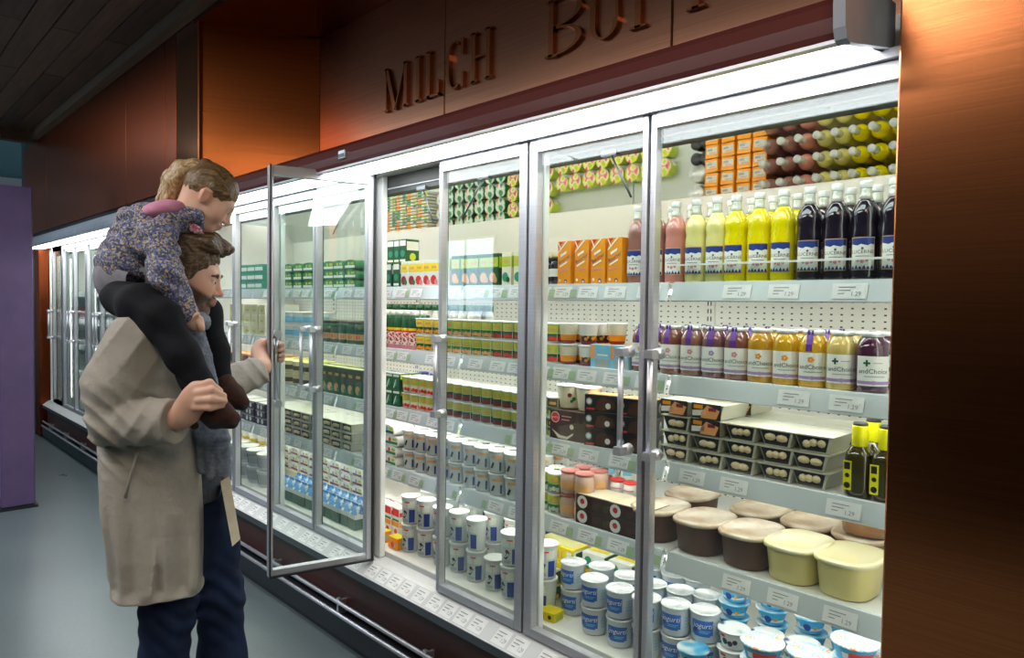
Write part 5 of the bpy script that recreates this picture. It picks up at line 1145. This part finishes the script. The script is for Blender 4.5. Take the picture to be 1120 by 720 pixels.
SOLE = mat('dark_rubber_sole', srgb('#1b1817'), .7); FLORAL = floral_mat(); PINK = cloth_mat('pink_lining', [(.3, srgb('#c47fa0')), (.7, srgb('#d596b2'))], 20, 600)
RIB = cloth_mat('grey_rib', [(.3, srgb('#7c7c86')), (.7, srgb('#8f8f98'))], 30, 500, .9, .4, .003)
HAIRM = hair_mat('dark_brown_hair', [(.34, srgb('#2a1e14')), (.5, srgb('#4e3b28')), (.66, srgb('#7e6242'))], (26, 150, 90)); HAIRG = hair_mat('ash_blond_hair', [(.32, srgb('#463522')), (.5, srgb('#6e5638')), (.68, srgb('#9c7f54'))]); HAIRP = hair_mat('light_blond_hair', [(.3, srgb('#7c6040')), (.5, srgb('#a88a5e')), (.7, srgb('#d8c094'))], (60, 150, 30))
EYEW = mat('eye_white', (.75, .73, .70), .2, coat=.5); IRIS = mat('iris', srgb('#2a2016'), .15, coat=.8)

class Head:
    """head frame: x forward, y to the person's left, z up; o = centre between the ears, a = tilt down, yaw to the left"""
    def __init__(s, o, a, yaw, sc_):
        f = np.array([math.cos(a)*math.cos(yaw), math.cos(a)*math.sin(yaw), -math.sin(a)]); l = np.array([-math.sin(yaw), math.cos(yaw), 0]); u = np.cross(f, l)
        s.o, s.R, s.s = np.array(o), np.array([f, l, u]), sc_
    def w(s, x, y, z): return s.o + s.s*(np.array([x, y, z]) @ s.R)
    def loc(s, V): return ((V - s.o) @ s.R.T)/s.s
    def cap(s, a, b, ra, rb=None, k=.012, **kw): return Cap(s.w(*a), s.w(*b), ra*s.s, (ra if rb is None else rb)*s.s, k*s.s, **kw)
    def ell(s, c, r, k=.02, **kw): return Ell(s.w(*c), np.array(r)*s.s, k*s.s, R=s.R, **kw)
    def prims(s, child=False):
        j = .9 if child else 1.0; L_ = []
        L_ += [s.ell((-.012, 0, .035), (.098, .076, .096)), s.ell((.030, 0, -.025), (.062, .058, .080), .03), s.cap((.0, -.030, -.072), (.058, -.012, -.094*j), .026, .022, .03), s.cap((.0, .030, -.072), (.058, .012, -.094*j), .026, .022, .03)]
        L_ += [s.ell((.071, 0, -.094*j), (.018, .022, .016), .015), s.cap((.080, -.034, .022), (.080, .034, .022), .013, None, .02)]
        L_ += [s.cap((.088, 0, .010), (.106, 0, -.026), .0075, .0095, .014), s.ell((.109, 0, -.031), (.0105, .0105, .009), .008), s.ell((.098, -.011, -.034), (.010, .007, .007), .006), s.ell((.098, .011, -.034), (.010, .007, .007), .006)]
        L_ += [s.ell((.055, -.040, -.025), (.030, .024, .028), .03), s.ell((.055, .040, -.025), (.030, .024, .028), .03)]
        for y in (-.032, .032): L_.append(s.ell((.099, y, .003), (.020, .017, .011), .012, sub=True))
        for y in (-.0315, .0315):
            L_.append(s.ell((.078, y, .002), (.0125, .0125, .0125), .002)); L_.append(s.cap((.087, y-.012, .0075), (.087, y+.012, .0075), .0035, None, .006)); L_.append(s.cap((.086, y-.010, -.006), (.086, y+.010, -.006), .003, None, .006))
        L_ += [s.cap((.088, -.017, -.056), (.097, 0, -.053), .0055, .0065, .007), s.cap((.088, .017, -.056), (.097, 0, -.053), .0055, .0065, .007), s.cap((.086, -.014, -.066), (.094, 0, -.066), .006, .0075, .007), s.cap((.086, .014, -.066), (.094, 0, -.066), .006, .0075, .007)]
        for y in (-1, 1):
            L_ += [s.ell((-.006, y*.079, -.002), (.018, .008, .030), .012), s.cap((-.018, y*.086, .020), (.006, y*.084, .024), .005, None, .006), s.cap((-.018, y*.086, .020), (-.012, y*.085, -.018), .005, None, .006), s.ell((.0, y*.092, .002), (.010, .006, .014), .006, sub=True)]
        return L_
    def attrs(s, beard=True):
        def lips(V):
            q = s.loc(V); return np.clip(1.6 - np.sqrt(((q[:, 0]-.092)/.016)**2 + (q[:, 1]/.020)**2 + ((q[:, 2]+.060)/.0115)**2)*1.3, 0, 1)
        def bd(V):
            q = s.loc(V); x, y, z = q.T
            cheek = -.014 - .42*np.maximum(0, x - .03) + .6*np.maximum(0, .02 - x)          # upper edge of the beard
            b = np.clip((cheek - z)/.012, 0, 1)*np.clip((x + .022)/.014, 0, 1)*np.clip((z + .135)/.02, 0, 1)
            mous = np.exp(-((z + .045)/.006)**2 - (y/.026)**2)*np.clip((x - .07)/.012, 0, 1)
            return np.clip(np.maximum(b, mous)*(1 - lips(V)), 0, 1)*.96
        def fl(V):
            q = s.loc(V); nose = np.exp(-(((q - np.array([.109, 0, -.030]))/.016)**2).sum(1)); ear = np.exp(-(((np.abs(q) - np.array([.006, .085, .0]))/.024)**2).sum(1)); ck = np.exp(-(((q*np.array([1, 0, 1]) + np.array([0, 1, 0])*np.abs(q) - np.array([.068, .045, -.025]))/.024)**2).sum(1))
            return np.clip(.7*nose + .8*ear + .5*ck, 0, 1)
        d = {'lips': lips, 'flush': fl}
        if beard: d['beard'] = bd
        return d
    def eyes(s, parent):
        for y in (-.0315, .0315):
            for nm, off, r, m in (('eye', 0, .0118, EYEW), ('iris', .0078, .0058, IRIS)):
                c = (s.w(.0815 + off*.95, y, .0015 - off*.12)) @ B3
                bm = MB().lathe([(0, -1)] + [(math.sin(math.pi*i/8), -math.cos(math.pi*i/8)) for i in range(1, 8)] + [(0, 1)], 12); bm.v = [(c[0] + x*r*s.s, c[1] + y_*r*s.s, c[2] + z*r*s.s) for x, y_, z in bm.v]
                part(nm, bm, m, parent)
def hand_prims(palm, fingers, thumb, k=.008): return palm + [c for f in fingers for c in chain(f[0], f[1], k)] + chain(thumb[0], thumb[1], k)

# ================================================================ the man
man = empty('person', tuple(np.array([*(P(195, 600, 2.33)[:2]), 0]))); tag(man, 'man in beige coat with a child on his shoulders holding the glass door open', 'person')
def wear(name, me, parent): o = link(name, me, parent); o.matrix_parent_inverse = Matrix.Translation(-Vector(parent.location)); return o
MH = Head(G(203, 302, 2.32), math.radians(13), math.radians(-12), 1.06)
D0 = 2.33
sR, eR, wR = G(150, 374, 2.12), G(125, 461, 2.09), G(200, 457, 2.03)
sL, eL, wL = G(182, 372, 2.53), G(236, 424, 2.66), G(287, 402, 2.84)
# hand on the child's ankle
hr = [[Cap(G(196, 458, 2.03), G(212, 437, 2.015), .027, .034, .02, flat=((0, 1, 0), .62)), Cap(G(205, 448, 2.02), G(216, 428, 2.01), .030, .028, .02, flat=((0, 1, 0), .62)), Cap(G(206, 450, 2.02), G(218, 440, 2.01), .028, .026, .02, flat=((0, 1, 0), .62))],
      [([G(213, 423, 2.005), G(229, 419, 2.0), G(241, 428, 2.03)], [.0125, .011, .009]), ([G(216, 430, 1.995), G(232, 427, 1.985), G(245, 433, 2.015)], [.0125, .011, .009]),
       ([G(217, 438, 1.99), G(232, 437, 1.98), G(246, 439, 2.01)], [.012, .0105, .0085]), ([G(214, 446, 1.995), G(230, 446, 1.985), G(243, 444, 2.01)], [.011, .0095, .008])],
      ([G(203, 444, 2.05), G(214, 430, 2.075), G(226, 425, 2.10), G(238, 429, 2.115)], [.016, .014, .012, .010])]
# hand on the door handle: the bar stands at HB
_od = open_door.matrix_basis
HBx = np.array([open_door.location.x + CN.location.x, open_door.location.y]) + np.array([math.cos(math.radians(-103))*.404 + math.sin(math.radians(-103))*.062, math.sin(math.radians(-103))*.404 - math.cos(math.radians(-103))*.062])
def HB(dx, dy, z): q = B3 @ np.array([HBx[0], HBx[1], z]); return q + np.array([dx, dy, 0])
fing = []
for i, z in enumerate((1.372, 1.349, 1.326, 1.305)):
    e = (0, .004, .003, -.004)[i]
    fing.append(([HB(-.046 + .004*i, .004, z - .004), HB(-.022 + e, .034, z + .002), HB(.014 + e, .028, z), HB(.024 + e*.5, -.002, z - .002), HB(.010, -.020, z - .003)], [.013, .0115, .0105, .0095, .008]))
hl = [[Cap(wL, HB(-.060, -.004, 1.35), .028, .036, .02, flat=((0, 1, 0), .7)), Cap(HB(-.068, -.01, 1.325), HB(-.048, .0, 1.366), .030, .028, .02, flat=((0, 1, 0), .75)), Cap(wL, HB(-.05, 0, 1.315), .026, .022, .02)], fing,
      ([HB(-.070, -.022, 1.345), HB(-.050, -.032, 1.372), HB(-.028, -.028, 1.396), HB(-.012, -.020, 1.408)], [.017, .014, .012, .010])]
body = MH.prims() + [Cap(MH.w(-.025, 0, -.055), G(183, 356, 2.33), .056, .066, .03), Cap(MH.w(.01, 0, -.085), G(196, 360, 2.33), .045, .055, .03)]
body += [Loft([(G(170, 352, D0), .055, .10), (G(168, 370, D0), .09, .16), (G(170, 430, D0), .115, .16), (G(180, 520, D0), .10, .14), (G(186, 585, D0), .10, .15)], .04)]
body += chain([G(165, 372, 2.20), sR, eR, wR], [.06, .055, .043, .028], .03) + chain([G(180, 372, 2.45), sL, eL, wL], [.06, .055, .042, .027], .03)
body += hand_prims(*hr) + hand_prims(*hl)
wear('body', skin_mesh('body', body, .0042, MS, None, MH.attrs(True), 1), man)
MH.eyes(man)
for o in [c for c in man.children if c.name.startswith(('eye', 'iris'))]: o.matrix_parent_inverse = Matrix.Translation(-Vector(man.location))
# hair
def hair_disp(hd, f, amp):
    def d(p):
        q = hd.loc(p); return amp*(np.sin(q[:, 1]*f + 9*q[:, 2]*8 + 3*np.sin(q[:, 0]*30)) + .7*np.sin(q[:, 1]*f*1.9 + q[:, 0]*40 + q[:, 2]*55))
    return d
mh = [MH.ell((-.016, 0, .048), (.104, .084, .096), .01), MH.ell((.122, 0, -.048), (.085, .20, .113), .018, sub=True), MH.ell((-.02, 0, -.115), (.13, .2, .075), .02, sub=True)]
for y in (-.081, .081): mh.append(MH.ell((.012, y*1.15, -.004), (.030, .026, .033), .01, sub=True))
mh += [MH.cap((.016, y*.074, .05), (.022, y*.075, .0), .011, .007, .02) for y in (-1, 1)] + [MH.cap((-.07, 0, .0), (-.085, 0, -.045), .055, .04, .03)]
for i, (y, zz, xx) in enumerate(((-.052, .100, .082), (-.030, .112, .098), (-.008, .118, .106), (.014, .116, .104), (.036, .108, .092), (.054, .098, .076))):
    mh += [MH.cap((-.01, y*.9, .128 - abs(y)*.4), (.050, y, .130 - abs(y)*.35), .020, .022, .014), MH.cap((.050, y, .130 - abs(y)*.35), (xx, y + .006, zz - .004), .022, .013, .012)]
wear('hair', skin_mesh('hair', mh, .004, HAIRM, hair_disp(MH, 260, .0016), None, 1), man)
for y in (-.032, .032):
    wear('eyebrow', skin_mesh('eyebrow', [MH.cap((.0925, y*.45, .0175), (.0945, y, .0235), .0042, .005, .004), MH.cap((.0945, y, .0235), (.082, y*1.6, .020), .005, .003, .004)], .002, HAIRM, None, None, 1), man)
# sweater, scarf
wear('sweater', skin_mesh('sweater', [Loft([(G(182, 362, D0), .07, .13), (G(190, 385, D0), .105, .17), (G(205, 465, D0), .105, .125), (G(208, 520, 2.35), .102, .12), (G(209, 545, 2.35), .096, .115)], .03)], .006, KNIT, lambda p: .0016*vnoise(p, 90, 3), None, 1), man)
sf = []
for i, (dx, dd, e) in enumerate(((-9, 2.205, 0), (0, 2.20, 6), (9, 2.205, 3), (16, 2.215, 8))):
    sf += chain([G(206 + dx*.5, 352, 2.235 if i < 3 else 2.25), G(216 + dx*.6, 390, dd), G(224 + dx*.8, 440, dd + .005), G(229 + dx, 480, dd + .01), G(231 + dx*1.05, 514 + e, dd + .02)], [.020, .017, .018, .018, .016], .010)
sf += chain([G(190, 352, 2.20), G(206, 350, 2.22), G(219, 352, 2.30), G(214, 352, 2.42)], [.026, .028, .028, .026], .02)
wear('scarf', skin_mesh('scarf', sf, .0045, SCARF, lambda p: .0010*np.sin(p[:, 2]*900) + .0012*vnoise(p, 160, 5), None, 1), man)
# coat
cuffR, cuffL = G(193, 461, 2.04), G(284, 406, 2.825)
dR = cuffR - eR; dR /= np.linalg.norm(dR); dL = cuffL - eL; dL /= np.linalg.norm(dL)
coat = [Loft([(G(166, 343, D0), .055, .12), (G(163, 352, D0), .078, .18), (G(159, 370, D0), .104, .205), (G(161, 420, D0), .138, .215), (G(166, 480, D0), .150, .218), (G(168, 540, 2.34), .151, .228), (G(172, 590, 2.345), .144, .238), (G(174, 630, 2.35), .136, .243)], .03, power=4.0)]
coat += [Cap(sR, G(127, 422, 2.09), .092, .090, .035), Cap(G(127, 422, 2.09), eR, .090, .076, .015), Cap(eR, cuffR, .076, .066, .008, cut=(cuffR, dR))]
coat += [Cap(sL, G(212, 400, 2.60), .085, .078, .05), Cap(G(212, 400, 2.60), eL, .078, .070, .04), Cap(eL, cuffL, .070, .060, .02, cut=(cuffL, dL))]
coat += [Cap(G(150, 352, 2.25), G(176, 350, 2.15), .030, .024, .03), Cap(G(176, 350, 2.15), G(204, 378, 2.13), .024, .014, .02), Cap(G(150, 352, 2.25), G(140, 352, 2.36), .030, .030, .03)]
_a1, _a2 = G(127, 422, 2.09), G(150, 462, 2.06)
def ridge(t): return 1 - 2*np.abs(np.sin(t*.5))**.7
def coat_folds(p):
    z = p[:, 2]; x, y = p[:, 0], p[:, 1]; low = np.clip((1.02 - z)/.3, 0, 1)
    d = -.010*low*ridge(x*46 + y*26 + 1.6*np.sin(z*5)) + .006*low*np.sin(x*95 - y*44 + z*5)
    ra = np.linalg.norm(p - eR, axis=1); w1 = np.exp(-(ra/.11)**2); rel = p - eR
    d -= w1*.010*ridge(rel[:, 0]*75 + rel[:, 2]*120 + 2.2*np.sin(rel[:, 0]*20))
    w2 = np.exp(-(np.linalg.norm(p - (eR*.35 + cuffR*.65), axis=1)/.08)**2); d -= w2*.007*ridge(rel[:, 0]*130 - rel[:, 2]*80)
    w3 = np.exp(-(np.linalg.norm(p - sR, axis=1)/.13)**2); d -= w3*.007*ridge(rel[:, 0]*80 - rel[:, 2]*55 + 1)
    w4 = np.exp(-(np.linalg.norm(p - cuffL, axis=1)/.11)**2); d -= w4*.006*ridge(p[:, 0]*110 + p[:, 2]*90)
    return (d + .002*vnoise(p, 30, 8))*np.clip((z - HEM - .004)/.03, .12, 1)
HEM = G(172, 630, 2.35)[2]
ct = wear('coat', skin_mesh('coat', coat, .0046, COAT, coat_folds, None, 1), man)
def band(name, pts, r, m, parent, h=.003, k=.004): return wear(name, skin_mesh(name, [c for a in pts for c in chain(a, [r]*len(a), k)], h, m, None, None, 1), man)
bt = part('button', MB().tube([P(213, 466, 2.105), P(213.2, 466, 2.118)], .0115, 12), mat('horn_button', srgb('#3b3026'), .35), man); bt.matrix_parent_inverse = Matrix.Translation(-Vector(man.location))
pk = part('pocket_welt', MB().tube([P(151, 489, 2.085), P(144, 516, 2.080), P(137, 545, 2.082)], .0045, 6), COAT, man); pk.matrix_parent_inverse = Matrix.Translation(-Vector(man.location))
# jeans and shoes
def floor_pt(px, d, z): q = P(px, 700, d); q[2] = z; return B3 @ q
jn = [Loft([(G(196, 545, 2.36), .095, .13), (G(194, 600, 2.36), .10, .14), (G(194, 625, 2.36), .085, .14)], .04)]
kR, aR = G(184, 668, 2.27), floor_pt(166, 2.23, .07); kL, aL = G(240, 652, 2.42), floor_pt(247, 2.42, .07)
jn += chain([G(188, 610, 2.30), kR, aR*.45 + kR*.55, aR], [.085, .076, .076, .070], .04) + chain([G(228, 575, 2.42), kL, aL*.45 + kL*.55, aL], [.088, .074, .074, .068], .04)
jn += [Cap(G(222, 548, 2.38), G(228, 600, 2.41), .088, .088, .04)]
def jean_folds(p):
    d = 0
    for k in (kR, kL): w1 = np.exp(-(np.linalg.norm(p - k, axis=1)/.12)**2); d = d + w1*.005*np.sin((p[:, 2])*95 + p[:, 0]*60 + 2*np.sin(p[:, 0]*30))
    lowz = np.clip((.35 - p[:, 2])/.2, 0, 1); return d + lowz*.006*np.sin(p[:, 2]*70 + p[:, 0]*25) + .0015*vnoise(p, 45, 2)
wear('jeans', skin_mesh('jeans', jn, .0058, DENIM, jean_folds, None, 1), man)
for a in (aR, aL):
    sh = [Cap(a + np.array([-.03, 0, -.005]), a + np.array([.09, 0, -.028]), .046, .042, .03), Cap(a + np.array([.09, 0, -.028]), a + np.array([.19, 0, -.036]), .042, .032, .03)]
    for c_ in sh: c_.cut = ((0, 0, .002), (0, 0, -1))
    wear('shoe', skin_mesh('shoe', sh, .006, SUEDE), man)

# folded paper held under the arm
q0, q1, q2, q3 = P(241, 527, 2.20), P(251, 521, 2.20), P(263, 590, 2.18), P(254, 598, 2.18)
pv = [Vector(v) for v in (q0, q1, q2, q3)]; nv = (pv[1]-pv[0]).cross(pv[3]-pv[0]).normalized(); dv_ = Vector(ray(251, 560)).normalized()*.16
pb = MB().add([*pv, *[v + dv_ for v in pv]], [(0, 1, 2, 3), (7, 6, 5, 4), (0, 4, 5, 1), (1, 5, 6, 2), (2, 6, 7, 3), (3, 7, 4, 0)])
bk = part('notebook', pb, noisy('cream_paper', [(.3, srgb('#e2d8bc')), (.7, srgb('#efe6cf'))], 30, .8)); tag(bk, "flat cream notebook tucked against the man's jeans", 'notebook')

# ================================================================ the girl
girl = empty('person', tuple(P(130, 335, 2.31))); tag(girl, "girl in floral hooded jacket sitting on the man's shoulders", 'person')
GH = Head(G(227, 218, 2.31), math.radians(36), math.radians(-5), .85)
gb = GH.prims(True) + [Cap(GH.w(-.025, 0, -.05), G(200, 240, 2.31), .046, .05, .03)]
gb += chain([G(138, 300, 2.31), G(180, 248, 2.31)], [.075, .075], .03)
aE, aW = G(183, 300, 2.13), G(207, 346, 2.16)
gb += chain([G(176, 256, 2.21), aE, aW], [.035, .028, .022], .02) + chain([G(188, 250, 2.41), G(192, 300, 2.47), G(206, 334, 2.45)], [.035, .028, .022], .02)
gb += [Ell(G(213, 352, 2.17), (.026, .022, .026), .012)] + [c for i in range(4) for c in chain([G(215 + 1.5*i, 346 + 3.5*i, 2.155), G(219 + .6*i, 349 + 3.5*i, 2.16), G(218, 353 + 3*i, 2.18)], [.009, .0085, .008], .005)] + chain([G(210, 348, 2.15), G(216, 344, 2.145)], [.009, .008], .005)
gb += [Ell(G(209, 340, 2.44), (.026, .022, .026), .012)]
wear('body', skin_mesh('body', gb, .0038, GS, None, GH.attrs(False), 1), girl)
GH.eyes(girl)
for o in [c for c in girl.children if c.name.startswith(('eye', 'iris'))]: o.matrix_parent_inverse = Matrix.Translation(-Vector(girl.location))
gh = [GH.ell((-.0125, 0, .039), (.1010, .0795, .0955), .01), GH.ell((.125, 0, -.055), (.085, .20, .118), .012, sub=True), GH.ell((.03, 0, -.125), (.14, .2, .085), .02, sub=True)]
for y in (-.081, .081): gh.append(GH.ell((.004, y*1.18, -.006), (.030, .030, .030), .01, sub=True))
gh += [GH.cap((-.055, 0, .085), (-.085, 0, .105), .035, .018, .03), GH.cap((.055, -.066, .052), (.0, -.080, .045), .010, .010, .02), GH.cap((.055, .066, .052), (.0, .080, .045), .010, .010, .02)]
wear('hair', skin_mesh('hair', gh, .004, HAIRG, hair_disp(GH, 300, .0010), None, 1), girl)
pt_ = []
for i, (dx, dy, dd) in enumerate(((0, 0, 0), (2, 3, -.022), (-3, -2, .022), (4, 1, .012))):
    pt_ += chain([G(222, 190, 2.31), G(213 + dx*.3, 182 + dy*.5, 2.31 + dd*.5), G(200 + dx, 185 + dy, 2.31 + dd), G(189 + dx, 197 + dy, 2.31 + dd), G(184 + dx, 211 + dy, 2.31 + dd*.8), G(176 + dx*1.6, 221 + dy*.4, 2.29 + dd*.5)], [.016, .019, .022, .023, .018, .006], .012)
wear('ponytail', skin_mesh('ponytail', pt_, .004, HAIRP, lambda p: .0018*np.sin(p[:, 0]*180 + p[:, 2]*120 + p[:, 1]*330) + .0012*np.sin(p[:, 1]*500 + p[:, 0]*90), None, 1), girl)
tie = part('hair_tie', MB().tube([tuple(P(219.5 + 2.2*math.sin(t), 187.5 + 7*math.cos(t), 2.31 + .024*math.sin(t*1.0 + .4))) for t in np.linspace(0, 2*math.pi, 13)], .005, 6, caps=False), RIB, girl); tie.matrix_parent_inverse = Matrix.Translation(-Vector(girl.location))
# jacket
jk = [Cap(G(146, 284, 2.31), G(168, 258, 2.31), .094, .098, .05, flat=((0, 1, 0), 1.3)), Cap(G(166, 258, 2.31), G(187, 246, 2.31), .092, .062, .05, flat=((0, 1, 0), 1.4)), Cap(G(139, 292, 2.31), G(150, 280, 2.31), .088, .094, .04, flat=((0, 1, 0), 1.25))]
jk += chain([G(173, 258, 2.19), aE, G(205, 342, 2.158)], [.054, .043, .033], .03) + chain([G(186, 250, 2.43), G(192, 300, 2.48), G(204, 330, 2.46)], [.054, .044, .032], .03)
jk += [Cap(G(200, 238, 2.25), G(206, 248, 2.30), .030, .026, .03), Cap(G(192, 236, 2.36), G(206, 248, 2.32), .030, .026, .03)]
# hood rolled around the neck
jk += [Cap(G(190, 232, 2.235), G(215, 236, 2.25), .022, .018, .02), Cap(G(215, 236, 2.25), G(219, 248, 2.27), .018, .014, .02)]
jk += chain([G(207, 236, 2.245), G(186, 238, 2.21), G(162, 238, 2.215), G(143, 240, 2.26), G(139, 238, 2.32), G(150, 234, 2.40), G(185, 232, 2.40)], [.018, .020, .026, .030, .030, .026, .020], .02) + [Cap(G(150, 246, 2.28), G(168, 246, 2.26), .034, .03, .03)]
def jk_folds(p):
    d = 0
    for c_, s_, a_ in ((aE, .09, .006), (G(165, 262, 2.2), .12, .006), (G(140, 290, 2.25), .10, .005), (G(150, 240, 2.25), .09, .006)):
        w_ = np.exp(-(np.linalg.norm(p - c_, axis=1)/s_)**2); d = d + w_*a_*np.sin(p[:, 0]*70 + p[:, 2]*88 + 2*np.sin(p[:, 1]*40 + p[:, 2]*22))
    return d + .0022*vnoise(p, 55, 4)
wear('jacket', skin_mesh('jacket', jk, .0045, FLORAL, jk_folds, None, 1), girl)
wear('hood_lining', skin_mesh('hood_lining', [Ell(G(179, 231, 2.255), (.070, .090, .034), .01, R=np.array([[.97, 0, .24], [0, 1, 0], [-.24, 0, .97]]))], .0045, PINK, lambda p: .002*vnoise(p, 60, 6), None, 1), girl)
wear('waistband', skin_mesh('waistband', [Cap(G(136, 300, 2.31), G(150, 304, 2.31), .084, .088, .03, flat=((0, 1, 0), 1.32)), Cap(G(136, 309, 2.31), G(150, 311, 2.31), .080, .084, .03, flat=((0, 1, 0), 1.32))], .0048, RIB, lambda p: .0008*np.sin(p[:, 0]*520 + p[:, 1]*520), None, 1), girl)
wear('shirt_collar', skin_mesh('shirt_collar', chain([G(203, 236, 2.25), G(214, 250, 2.265), G(220, 256, 2.30)], [.014, .016, .014], .01), .004, cloth_mat('pink_white_print', [(.45, srgb('#e8dcdc')), (.55, srgb('#c0486a'))], 90, 500, .8, .2, .002), None, None, 1), girl)
# leggings
kn, an = G(177, 350, 2.085), G(229, 432, 2.06); kf, af = G(224, 342, 2.46), G(244, 424, 2.42)
lg = [Ell(G(139, 325, 2.31), (.080, .140, .050), .03)] + chain([G(135, 327, 2.22), G(155, 335, 2.125), kn], [.056, .060, .054], .04) + chain([kn, G(200, 390, 2.065), an], [.054, .046, .034], .03)
lg += chain([G(134, 322, 2.38), G(180, 334, 2.47), kf, G(235, 384, 2.44), af], [.056, .060, .050, .042, .034], .04)
wear('leggings', skin_mesh('leggings', lg, .0055, LEG, lambda p: .003*np.sin(p[:, 2]*80 + p[:, 0]*50)*np.exp(-(np.linalg.norm(p - kn, axis=1)/.12)**2) + .0012*vnoise(p, 60, 9), None, 1), girl)
# suede shoes
def girl_shoe(pts, nm, sc_=1.0):
    h_, m_, t_, d_ = pts
    up = [Cap(G(*h_), G(*m_), .036*sc_, .036*sc_, .02), Cap(G(*m_), G(*t_), .034*sc_, .025*sc_, .03), Cap(G(h_[0]+1, h_[1]-7, h_[2]), G(*h_), .034*sc_, .036*sc_, .02)]
    o = wear('shoe', skin_mesh('shoe', up, .0035, SUEDE, lambda p: .0008*vnoise(p, 120, 1), None, 1), girl)
    off = np.array([-.004, 0, -.024])
    s_ = wear('shoe_sole', skin_mesh('shoe_sole', [Cap(G(*h_) + off, G(*m_) + off, .022*sc_, .024*sc_, .015, flat=((0, 1, 0), 1.35)), Cap(G(*m_) + off, G(*t_) + np.array([.002, 0, -.012]), .024*sc_, .018*sc_, .015, flat=((0, 1, 0), 1.35))], .0035, SOLE, None, None, 1), girl)
    lc = []
    for k in range(4):
        t = k/3; a = G(*m_)*(1-t*.55) + G(*t_)*t*.55 + np.array([-.012, -.018, .026 - .004*k]); lc.append([a, a + np.array([.014, .006, .010]), a + np.array([.016, .032, .006])])
    wear('laces', skin_mesh('laces', [c for l in lc for c in chain(l, [.0026]*3, .001)], .0018, cloth_mat('lace_cord_' + nm, [(.3, srgb('#2a1a17')), (.7, srgb('#4a3630'))], 100), None, None, 0), girl)
girl_shoe(((226, 444, 2.06), (236, 450, 2.055), (253, 458, 2.05), 0), 'near')
girl_shoe(((245, 426, 2.415), (254, 432, 2.41), (265, 440, 2.40), 0), 'far', .95)
